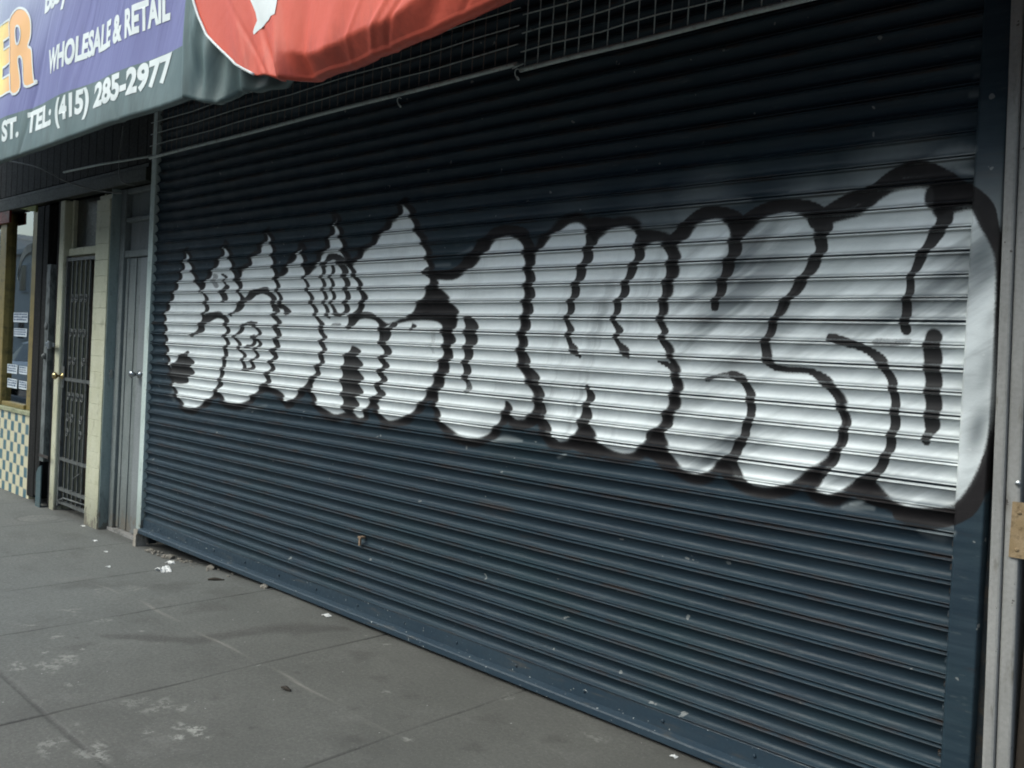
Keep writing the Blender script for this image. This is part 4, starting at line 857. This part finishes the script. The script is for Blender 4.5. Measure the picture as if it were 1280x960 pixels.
sign = tag(empty('sign_awning', (-7.2, -1, 2.66)), 'wrinkled blue violet and grey vinyl awning lettered WHOLESALE & RETAIL with phone number', 'awning')
xs2 = np.concatenate([np.arange(-10.8, -7.2, .05), np.arange(-7.2, -3.3, .012)]); ss2 = np.linspace(0, 1.42, 110)
A, S = np.meshgrid(xs2, ss2)
low = sign_low(A); SS = low + (1.42 - low) * (S / 1.42)
def signcloth():
    t = NT('printed_sign_vinyl')
    x, y, z = t.xyz()[:3]
    bnd = t.math('ADD', AZ + .262, t.math('MULTIPLY', t.math('ADD', x, 4.2), -.010))
    up = t.math('MULTIPLY', t.math('GREATER_THAN', z, bnd), t.math('LESS_THAN', x, -4.185))
    vi = t.mix(t.ramp(t.math('ADD', z, t.math('MULTIPLY', x, -.35)), AZ + 2.55, AZ + 3.75), (.175, .18, .375), (.46, .51, .61))
    vi = t.mix(t.math('MULTIPLY', t.noise(2.5, 4, .6, lo=.4, hi=.7), .25), vi, (.19, .21, .40))
    gr = t.mix(t.noise(3, 5, .6, lo=.35, hi=.65), (.105, .155, .158), (.135, .185, .185))
    c = t.mix(up, gr, vi)
    c = t.mix(t.math('MULTIPLY', t.noise(7, 5, .7, t.map((1, 1, .3)), lo=.55, hi=.75), .22), c, (.08, .09, .10))
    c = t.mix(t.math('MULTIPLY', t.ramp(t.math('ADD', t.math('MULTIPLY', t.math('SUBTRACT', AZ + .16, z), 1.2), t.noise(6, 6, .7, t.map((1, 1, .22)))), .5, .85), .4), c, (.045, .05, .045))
    hgt = t.math('ADD', t.math('MULTIPLY', t.noise(300, 2, .5), .12), t.noise(8, 4, .55, t.map((1, 1, .5), rot=(0, .4, 0)), dist=.6))
    cr = t.n('ShaderNodeCombineXYZ', inp={0: t.math('MULTIPLY', t.math('SUBTRACT', x, t.math('MULTIPLY', z, .50)), 8.5), 1: t.math('MULTIPLY', z, .9), 2: 3.}).outputs[0]
    folds = t.math('ABSOLUTE', t.math('SUBTRACT', t.noise(1.0, 3, .5, cr, dist=.5), .5))
    hgt = t.math('ADD', t.math('MULTIPLY', hgt, .5), t.math('MULTIPLY', folds, t.ramp(z, AZ + .05, AZ + .6, 1.2, 5.0)))
    m = t.done(c, .5, 0, hgt, .28, .012, spec=.3)
    tl = t.n('ShaderNodeBsdfTranslucent', inp={'Color': c})
    mx = t.n('ShaderNodeMixShader', inp={0: .1, 1: t.b.outputs[0], 2: tl.outputs[0]}); t.t.links.new(mx.outputs[0], t.out.inputs[0])
    return m
def cloth_obj(name, P, mat, parent, thick=.003):
    o = link(name, grid_mesh(name, P), mat, parent)
    md = o.modifiers.new('thickness', 'SOLIDIFY'); md.thickness = thick; md.offset = -1
    return o
P = np.stack([A, sign_surf(A, SS), AZ + SS], 2)
# rolled hem at the foot
hem = []
for k in range(1, 6):
    a = k / 5 * 2.6
    hem.append(np.stack([P[0, :, 0], P[0, :, 1] + .010 * (1 - math.cos(a)) + .02 * k / 5, P[0, :, 2] - .008 * math.sin(a)], 1))
P = np.concatenate([np.array(hem)[::-1], P], 0)
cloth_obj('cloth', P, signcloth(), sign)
# unseen fabric top back to the wall, added to block light, and frame
M_AWTOP = vinyl('awning_top_vinyl', (.12, .13, .15), None, .5, .02)
top = np.zeros((2, 30, 3)); top[0, :, 0] = top[1, :, 0] = np.linspace(-10.8, -4.05, 30); top[0, :, 1] = AY + .02; top[0, :, 2] = AZ + 1.42; top[1, :, 1] = -.01; top[1, :, 2] = AZ + 1.95
cloth_obj('top_cloth', top, M_AWTOP, sign)
b = MB()
for x in (-10.7, -8.4, -6.2, -4.4):
    b.tube([(x, AY + .09, AZ + .06), (x, AY + .09, AZ + 1.38)], .014)
b.tube([(-10.7, AY + .10, AZ + .10), (-4.4, AY + .10, AZ + .10)], .016)
b.build('frame', M_DARKSTEEL, sign, True)
M_LETTER = vinyl('white_print', (.74, .78, .77), (.64, .69, .68), .5, .05)
def orange():
    t = NT('orange_yellow_print')
    x, y, z = t.xyz()[:3]
    c = t.mix(t.ramp(x, -6.62, -6.95), (.80, .44, .17), (.85, .80, .24))
    c = t.mix(t.ramp(t.noise(3, 3, .5), .35, .7, 0, .5), c, (.72, .38, .17))
    return t.done(c, .5)
def letters(txt, x0, x1, s0, s1, mat, bold=.02, lift=.0025, step=.0125, slope=0.):
    bm = text_mesh(txt, 0, 0, 0, 0, bold)
    fit(bm, x0, x1, s0, s1); slice_grid(bm, step)
    if slope:
        for v in bm.verts: v.co.y += (v.co.x - x1) * slope
    return drape(bm, sign_surf, 'lettering', mat, sign, lift)
letters('ST.  TEL: (415) 285-2977', -6.765, -4.305, .078, .262, M_LETTER, .045)
letters('WHOLESALE & RETAIL', -5.96, -4.345, .422, .578, M_LETTER, .045, slope=-.006)
letters('Baby', -6.10, -5.66, .79, 1.02, M_LETTER, .04)
M_ORANGE = orange()
GLYPH_R = [[(-6.619, 0.44), (-6.669, 0.742), (-6.698, 0.914), (-6.579, 0.967), (-6.471, 0.959), (-6.377, 0.919), (-6.315, 0.851), (-6.309, 0.748), (-6.344, 0.693), (-6.297, 0.666), (-6.27, 0.622), (-6.237, 0.458), (-6.207, 0.446), (-6.206, 0.433), (-6.382, 0.44), (-6.427, 0.595), (-6.449, 0.633), (-6.481, 0.645), (-6.501, 0.615), (-6.457, 0.442)], [(-6.547, 0.823), (-6.535, 0.85), (-6.488, 0.842), (-6.46, 0.805), (-6.464, 0.764), (-6.491, 0.733), (-6.522, 0.739), (-6.539, 0.78)]]
GLYPH_E = [[(-7.068, 0.955), (-6.701, 0.936), (-6.682, 0.817), (-6.85, 0.824), (-6.843, 0.766), (-6.672, 0.756), (-6.65, 0.637), (-6.853, 0.642), (-6.844, 0.57), (-6.638, 0.557), (-6.619, 0.442), (-7.007, 0.448)]]
def ribbon(loop, w_):
    P_ = catmull(loop, 4) if len(loop) != 12 else np.array(loop, float)
    bm = bmesh.new(); n_ = len(P_); rows = []
    for i in range(n_):
        t_ = P_[(i + 1) % n_] - P_[i - 1]; t_ = t_ / (np.hypot(*t_) + 1e-9); nn = np.array([-t_[1], t_[0]])
        rows.append([bm.verts.new((*(P_[i] + nn * w_ * k), 0)) for k in (-.5, .5)])
    for i in range(n_):
        j = (i + 1) % n_; bm.faces.new((rows[i][0], rows[j][0], rows[j][1], rows[i][1]))
    return bm
def glyph(loops):
    cu = bpy.data.curves.new('letter', 'CURVE'); cu.dimensions = '2D'; cu.fill_mode = 'BOTH'
    for lp_ in loops:
        P_ = catmull(lp_, 4) if len(lp_) != 12 else np.array(lp_, float)
        sp_ = cu.splines.new('POLY'); sp_.points.add(len(P_) - 1); sp_.use_cyclic_u = True
        for q_, p_ in zip(sp_.points, P_): q_.co = (*p_, 0, 1)
    o = bpy.data.objects.new('tmp', cu); COL.objects.link(o); bpy.context.view_layer.update()
    me = bpy.data.meshes.new_from_object(o.evaluated_get(bpy.context.evaluated_depsgraph_get()))
    bpy.data.objects.remove(o); bpy.data.curves.remove(cu)
    bm = bmesh.new(); bm.from_mesh(me); bpy.data.meshes.remove(me); return bm
for loops in (GLYPH_E, GLYPH_R):
    bm = glyph(loops); slice_grid(bm, .02); face = drape(bm, sign_surf, 'letter', M_ORANGE, sign, .0025)
    for lp_ in loops:
        bm = ribbon(lp_, .016); slice_grid(bm, .03); drape(bm, sign_surf, 'letter_border', M_LETTER, face, .0045)

# red awning beside it
red = tag(empty('red_awning', (-1.5, -1, 2.66)), 'red vinyl awning with white piping and crumpled corner above the graffiti shutter', 'awning')
LEFT = [(-4.34, 1.42), (-4.22, .95), (-4.13, .62), (-4.068, .453), (-4.005, .356), (-3.919, .253), (-3.777, .152), (-3.629, .064), (-3.49, -.002)]
LX = np.array([p[0] for p in LEFT]); LS = np.array([p[1] for p in LEFT])
BX = np.array([-3.49, -3.40, -3.33, -3.28, -3.20, -3.05, -2.85, -2.52, -2.04, -1.2, 2.2]); BS = np.array([-.002, -.012, -.034, -.050, -.046, -.052, -.052, -.030, .020, .045, .045])
def red_low(x):
    return np.where(x < -3.49, np.interp(x, LX, LS), np.interp(x, BX, BS))
def red_surf(x, s):
    x = np.asarray(x, float); s = np.asarray(s, float)
    n = smooth(-1.9, -3.2, x)
    d = .009 * np.sin(3.1 * x + 2.2 * s) + .004 * np.sin(8 * (x + .5 * s)) * (.35 + .65 * n)
    # creases that gather towards the lower corner
    for cx, k, wd, am in ((-3.31, .55, .022, .022), (-3.255, .25, .03, -.034), (-3.15, -.15, .045, .020), (-3.45, .35, .03, .012), (-3.58, .3, .035, -.012), (-2.72, -1.05, .016, -.008), (-2.64, -1.2, .012, .008), (-2.30, -1.4, .014, .004), (-2.85, -.7, .012, -.005), (-3.40, .35, .010, .007), (-3.52, .42, .012, -.006), (-2.98, -.5, .06, -.010), (-3.72, .25, .04, .010), (-2.45, -1.3, .05, .008), (-3.36, .9, .012, .008)):
        d += am * np.exp(-((x - cx + k * (s + .05)) / (wd * (1 + 1.6 * np.maximum(s, 0)))) ** 2) * np.exp(-np.maximum(s, 0) / .33)
    t_ = s - red_low(x)
    d += .055 * np.clip(1 - t_ / (.070 + .018 * np.sin(5 * x) + .010 * np.sin(13 * x)), 0, 1.1) * smooth(-3.30, -3.16, x)
    return AY - .02 + d
xs3 = np.concatenate([LX[0] + (np.linspace(0, 1, 130)) * (-3.49 - LX[0]), np.arange(-3.48, -1.9, .010), np.arange(-1.9, 2.2, .04)])
vv = np.linspace(0, 1, 90) ** 1.3
A = np.broadcast_to(xs3[None, :], (90, len(xs3))).copy(); lw = red_low(xs3)[None, :]
S = lw + (1.425 - lw) * vv[:, None]
P = np.stack([A, red_surf(A, S), AZ + S], 2)
hem = []
rol = .003 + .017 * smooth(-3.5, -3.2, xs3)
for k in range(1, 8):
    a = k / 7 * 2.3
    hem.append(np.stack([P[0, :, 0], P[0, :, 1] + rol * (1 - math.cos(a)) * 1.5, P[0, :, 2] - rol * math.sin(a) * .9], 1))
P = np.concatenate([np.array(hem)[::-1], P], 0)
M_REDV = vinyl('red_vinyl', (.66, .115, .070), (.60, .10, .062), .5, .06)
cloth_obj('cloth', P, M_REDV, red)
lp = [(x, float(red_surf(x, s)) - .006, AZ + s) for x, s in zip(np.interp(np.linspace(0, 1, 60), np.linspace(0, 1, len(LX)), LX), np.interp(np.linspace(0, 1, 60), np.linspace(0, 1, len(LX)), LS))]
b = MB(); b.tube(lp, .0065, 6); b.build('piping', M_LETTER, red, True)
bm = bmesh.new()
vs = [bm.verts.new((x, s, 0)) for x, s in ((-3.60, .72), (-3.30, .72), (-3.299, .266), (-3.302, .205), (-3.38, .196), (-3.454, .184), (-3.502, .168), (-3.508, .182), (-3.482, .225), (-3.500, .262), (-3.544, .324))]
bm.faces.new(vs); bmesh.ops.triangulate(bm, faces=bm.faces[:]); slice_grid(bm, .03)
drape(bm, red_surf, 'white_emblem', M_LETTER, red, .003)
top = np.zeros((2, 30, 3)); top[0, :, 0] = top[1, :, 0] = np.linspace(-4.3, 2.2, 30); top[0, :, 1] = AY - .02; top[0, :, 2] = AZ + 1.42; top[1, :, 1] = -.01; top[1, :, 2] = AZ + 1.95
cloth_obj('top_cloth', top, M_REDV, red)  # unseen red top, added to keep light off the upper shutter
sd_ = np.zeros((2, 8, 3)); sd_[:, :, 0] = 2.2; sd_[0, :, 1] = sd_[1, :, 1] = np.linspace(AY, -.01, 8); sd_[0, :, 2] = AZ; sd_[1, :, 2] = np.linspace(AZ + 1.42, AZ + 1.95, 8)
cloth_obj('side_cloth', sd_, M_REDV, red)  # unseen end piece, added with the top to shut out light
b = MB()
for x in (-3.2, -1.8, .4, 2.1):
    b.tube([(x, AY + .09, AZ + .06), (x, AY + .09, AZ + 1.38)], .014)
b.tube([(-3.2, AY + .12, AZ + .10), (2.1, AY + .12, AZ + .10)], .016)
b.build('frame', M_DARKSTEEL, red, True)

# ------------------------------------------------------------------ wire grilles under the awning
M_GALV = worn('galvanised_wire', (.36, .42, .41), (.44, .50, .48), (.22, .20, .17), .45, 20)
M_DULLWIRE = worn('rusted_wire', (.12, .10, .09), (.16, .14, .125), (.08, .05, .035), .7, 20)
GY = -.30
def grille(x0, x1, z0, z1, label, mw, mr, sx, sz):
    e = tag(empty('wire_grille', ((x0 + x1) / 2, GY, z0)), label, 'wire grille', 'wire grilles under the red awning')
    b = MB(); x = x0 + .02
    while x < x1:
        j = random.uniform(-.004, .004)
        b.tube([(x, GY, z0), (x + j, GY + random.uniform(-.003, .003), (z0 + z1) / 2), (x, GY, z1)], .0026, 5); x += sx
    b.build('upright_wires', mw, e, True)
    b = MB(); z = z0 + sz
    while z < z1:
        n_ = 12; b.tube([(x0 + (x1 - x0) * i / n_, GY - .005 + random.uniform(-.002, .002), z + .004 * math.sin(i * 1.7 + z * 9)) for i in range(n_ + 1)], .0028, 5); z += sz
    b.build('level_wires', mr, e, True)
    n_ = 16
    MB().tube([(x0 + (x1 - x0) * i / n_, GY - .004, z0 + .0015 * math.sin(i * .8)) for i in range(n_ + 1)], .0105, 7).build('bottom_rod', M_GALV, e, True)
    return e
grille(-2.585, -.92, 2.705, 3.42, 'clean square wire grille above the shutter, nearest panel under the red awning', M_GALV, M_GALV, .0715, .075)
grille(-6.05, -2.605, 2.735, 3.40, 'rusty dark wire grille above the shutter, farther panel under the red awning', M_DULLWIRE, M_GALV, .0715, .078)
tag(MB().tube([(-7.62, GY, 2.80), (-6.9, GY, 2.785), (-6.04, GY, 2.748)], .008, 6).build('thin_rod', M_GALV, None, True), 'thin steel rod running from the wire grille towards the door lintel', 'rod')
def tie(x, z):
    pts = [(x + .014 * math.cos(a) * (1 - a / 14), GY - .016 - .008 * math.sin(a), z + .012 * math.sin(a) - .005 * a) for a in np.linspace(0, 7.5, 24)]
    return MB().tube(pts, .0025, 5).tube([(x - .03, GY - .016, z + .015), (x + .035, GY - .02, z + .022)], .003, 5)
tag(tie(-3.36, 2.705).build('wire_tie', M_GALV, None, True), 'twisted wire tie with loose end hanging from the rusty grille', 'wire tie', 'wire ties on the grilles')
tag(tie(-2.59, 2.70).build('wire_tie', M_GALV, None, True), 'twisted wire tie where the two grilles meet', 'wire tie', 'wire ties on the grilles')
M_CABLE = plain('grey_cable', (.16, .17, .165), .5)
def cable(pts, r, label, name='cable'):
    q = catmull(pts, 8, closed=False)
    return tag(MB().tube([tuple(p) for p in q], r, 6).build(name, M_CABLE, None, True), label, 'cable')
cable([(-10.6, -.3, 3.10), (-9.6, -.3, 3.09), (-9.206, -.3, 3.077), (-8.355, -.3, 2.934), (-7.968, -.28, 2.832), (-7.693, -.24, 2.74), (-7.351, -.15, 2.66), (-7.1, -.04, 2.63)], .006, 'grey cable sagging under the blue awning towards the door lintel')
cable([(-6.88, -.15, 3.10), (-6.887, -.15, 3.04), (-6.917, -.15, 2.91), (-6.925, -.15, 2.85), (-6.926, -.13, 2.70), (-6.93, -.02, 2.68)], .006, 'short pale cable hanging straight down above the grey green door')

# ------------------------------------------------------------------ litter
def scrap(x, y, s, label, name='paper_scrap', mat=None, seed=0, cat='litter', grp='paper scraps on the sidewalk', tall=.5):
    r = random.Random(seed); n_ = 7
    z0 = float(gz_at(x)) + .004
    v = []; f = []
    for j in range(n_):
        for i in range(n_):
            u, w_ = i / (n_ - 1) - .5, j / (n_ - 1) - .5
            k = 1 - .35 * r.random()
            v.append((x + u * s * 1.5 * k, y + w_ * s * k, z0 + abs(r.gauss(0, .22)) * s * tall + .1 * s * math.cos(u * 5)))
    for j in range(n_ - 1):
        for i in range(n_ - 1):
            a = j * n_ + i; f.append((a, a + 1, a + n_ + 1, a + n_))
    mb = MB(); mb.v = v; mb.f = f
    o = mb.build(name, mat or M_SCRAP)
    md = o.modifiers.new('thickness', 'SOLIDIFY'); md.thickness = .0015
    return tag(o, label, cat, grp)
M_SCRAP = plain('white_paper_scrap', (.72, .72, .70), .8)
M_DRY = worn('dead_leaf', (.05, .04, .03), (.03, .025, .02), None, .8, 20)
scrap(-5.66, -.26, .085, 'crumpled white paper, largest litter on the sidewalk near the shutter foot', seed=1)
scrap(-5.89, -.11, .05, 'small crumpled white paper between larger scrap and shutter foot', seed=2)
scrap(-6.04, -.47, .028, 'tiny white paper scrap alone on the sidewalk left of the crumpled paper', seed=3, tall=.3)
scrap(-6.95, -.20, .03, 'tiny white paper scrap on the sidewalk before the iron gate', seed=4, tall=.3)
scrap(-6.55, -.28, .026, 'tiny white paper scrap on the sidewalk before the grey green door', seed=5, tall=.3)
scrap(-4.09, -.065, .04, 'flat pale paper bit against the middle of the shutter foot', seed=6, tall=.2)
scrap(-1.80, -.055, .022, 'small bright white bit on the foot of the shutter, nearest the camera', seed=7, tall=.3)
scrap(-7.55, -.06, .03, 'small white scrap at the foot of the cream column', seed=12, tall=.3)
def strip(x, y, l, w_, a, label, seed):
    r = random.Random(seed); z = float(gz_at(x)) + .006; b = MB(); c, s_ = math.cos(a), math.sin(a)
    pts = [(x + c * l * (t - .5), y + s_ * l * (t - .5), z + .004 * math.sin(t * 5)) for t in np.linspace(0, 1, 8)]
    b.tube(pts, [w_ * (.35 + .65 * math.sin(math.pi * min(max(t, .12), .88))) for t in np.linspace(0, 1, 8)], 6)
    return tag(b.build('twig', M_DRY, None, True), label, 'litter')
strip(-5.17, -.15, .10, .011, .95, 'dark flat stick lying on the sidewalk below the shutter foot', 8)
strip(-3.29, -.83, .05, .009, .3, 'small dark crumb on the bare middle of the sidewalk', 9)
M_RUBBLE = worn('old_mortar', (.22, .20, .17), (.16, .15, .13), None, .9, 30)
b = bmesh.new(); r = random.Random(3)
for k in range(46):
    x = -6.45 + abs(r.gauss(0, .75)); y = r.uniform(-.055, .03); s_ = r.uniform(.006, .02) * (2.0 if k < 4 else 1)
    if x > -4.6: continue
    g = bmesh.ops.create_icosphere(b, subdivisions=1, radius=s_)
    for v in g['verts']: v.co = Vector((v.co.x * r.uniform(.9, 1.4) + x, v.co.y + y, v.co.z * .6 + float(gz_at(x)) + s_ * .3))
me = bpy.data.meshes.new('grit'); b.to_mesh(me); b.free()
tag(link('grit', me, M_RUBBLE), kind='stuff')

# ------------------------------------------------------------------ across the street (seen in the shop window, and closing the street)
def facade_block(x0, x1, h_, c1, c2, label, rows, seed):
    r = random.Random(seed)
    e = tag(empty('street_house', ((x0 + x1) / 2, -20, 0)), label, 'house', 'houses across the street')
    MB().box(x0, x1, -30, -19.0, -.2, h_).box(x0 - .1, x1 + .1, -30, -18.7, h_, h_ + .35).build('wall', worn('painted_house_front', c1, c2, None, .8, 2), e)
    n_ = max(2, int((x1 - x0) / 2.6))
    for k in range(rows):
        z = 1.0 + k * 3.4
        for i in range(n_):
            x = x0 + (i + .5) * (x1 - x0) / n_
            f_ = MB().box(x - .75, x + .75, -18.99, -18.85, z - .1, z + 1.9).build('window', M_HOUSETRIM, e)
            MB().box(x - .62, x + .62, -18.84, -18.82, z, z + 1.8).build('pane', M_HOUSEGLASS, f_)
M_HOUSETRIM = worn('white_house_trim', (.6, .6, .58), (.7, .7, .68), None, .7, 3)
M_HOUSEGLASS = plain('house_window_glass', (.05, .06, .07), .1)
facade_block(-100, -74, 8.5, (.55, .56, .55), (.62, .62, .6), 'pale grey house across the street beyond the cream house', 2, 1)
facade_block(-73, -56, 7.0, (.62, .60, .54), (.68, .66, .6), 'cream house across the street reflected in the shop window', 2, 2)
facade_block(-55, -40, 9.0, (.32, .38, .42), (.38, .43, .46), 'slate blue house across the street', 2, 3)
facade_block(-39, -20, 7.5, (.50, .42, .34), (.55, .47, .40), 'tan house across the street', 2, 4)
facade_block(-19, 0, 8.0, (.45, .45, .43), (.5, .5, .48), 'grey house straight across the street', 2, 5)
facade_block(1, 22, 7.0, (.50, .38, .33), (.55, .43, .38), 'brick red house across the street beside the grey house', 2, 6)

car = tag(empty('parked_car', (-22.5, -5.1, -.19)), 'white sedan parked along the kerb, reflected in the shop window', 'car')
M_CARP = plain('white_car_paint', (.75, .77, .76), .2); M_CARG = plain('dark_car_glass', (.02, .025, .03), .05); M_TYRE = plain('tyre_rubber', (.02, .02, .02), .8); M_RIM = plain('alloy_rim', (.5, .5, .52), .3, 1.)
secs = [(-2.2, .55, .78, .74), (-2.05, .35, .95, .84), (-1.2, .30, 1.02, .88), (-.2, .28, 1.02, .90), (.8, .28, 1.0, .90), (1.6, .30, .92, .88), (2.1, .35, .80, .80), (2.25, .5, .68, .70)]
b = MB()
for i, (dx, lo, hi, hw) in enumerate(secs):
    for y, z in ((-hw * .9, lo), (-hw, lo + .15), (-hw, hi - .18), (-hw * .86, hi), (0, hi + .03), (hw * .86, hi), (hw, hi - .18), (hw, lo + .15), (hw * .9, lo)):
        b.v.append((-22.5 + dx, -5.1 + y, z - .19))
for i in range(len(secs) - 1):
    for k in range(8): b.f.append((i * 9 + k, i * 9 + k + 1, (i + 1) * 9 + k + 1, (i + 1) * 9 + k))
    b.f.append((i * 9 + 8, i * 9, (i + 1) * 9, (i + 1) * 9 + 8))
b.f += [tuple(range(9)), tuple(range((len(secs) - 1) * 9, len(secs) * 9))]
b.build('body', M_CARP, car, True)
def cabin(secs_, name, mat):
    b = MB()
    for dx, z0_, hw0, z1_, hw1 in secs_:
        b.v += [(-22.5 + dx, -5.1 - hw0, z0_ - .19), (-22.5 + dx, -5.1 - hw1, z1_ - .19), (-22.5 + dx, -5.1 + hw1, z1_ - .19), (-22.5 + dx, -5.1 + hw0, z0_ - .19)]
    for i in range(len(secs_) - 1):
        for k in range(4): b.f.append((i * 4 + k, i * 4 + (k + 1) % 4, (i + 1) * 4 + (k + 1) % 4, (i + 1) * 4 + k))
    n_ = len(secs_); b.f += [(0, 1, 2, 3), ((n_ - 1) * 4 + 3, (n_ - 1) * 4 + 2, (n_ - 1) * 4 + 1, (n_ - 1) * 4)]
    return b.build(name, mat, car)
cabin([(-1.75, .98, .74, 1.0, .72), (-1.1, .98, .80, 1.40, .60), (.25, .98, .80, 1.43, .62), (1.05, .97, .76, 1.0, .74)], 'windows', M_CARG)
cabin([(-1.2, 1.395, .60, 1.42, .58), (-.5, 1.43, .62, 1.475, .58), (.3, 1.425, .62, 1.45, .58)], 'roof', M_CARP)
for dx in (-1.35, 1.4):
    for sy in (-1, 1):
        wh = MB().lathe([(.2, -.1), (.31, -.1), (.325, -.06), (.325, .06), (.31, .1), (.2, .1)], (-22.5 + dx, -5.1 + sy * .78, .135), 'y', 24).build('wheel', M_TYRE, car, True)
        MB().lathe([(.2, -.106), (.06, -.11), (.06, .11), (.2, .106)], (-22.5 + dx, -5.1 + sy * .78, .135), 'y', 16).build('rim', M_RIM, wh)
for sy in (-1, 1):
    MB().box(-20.32, -20.24, -5.1 + sy * .56 - .15, -5.1 + sy * .56 + .15, .42, .54).build('headlight', M_RIM, car)
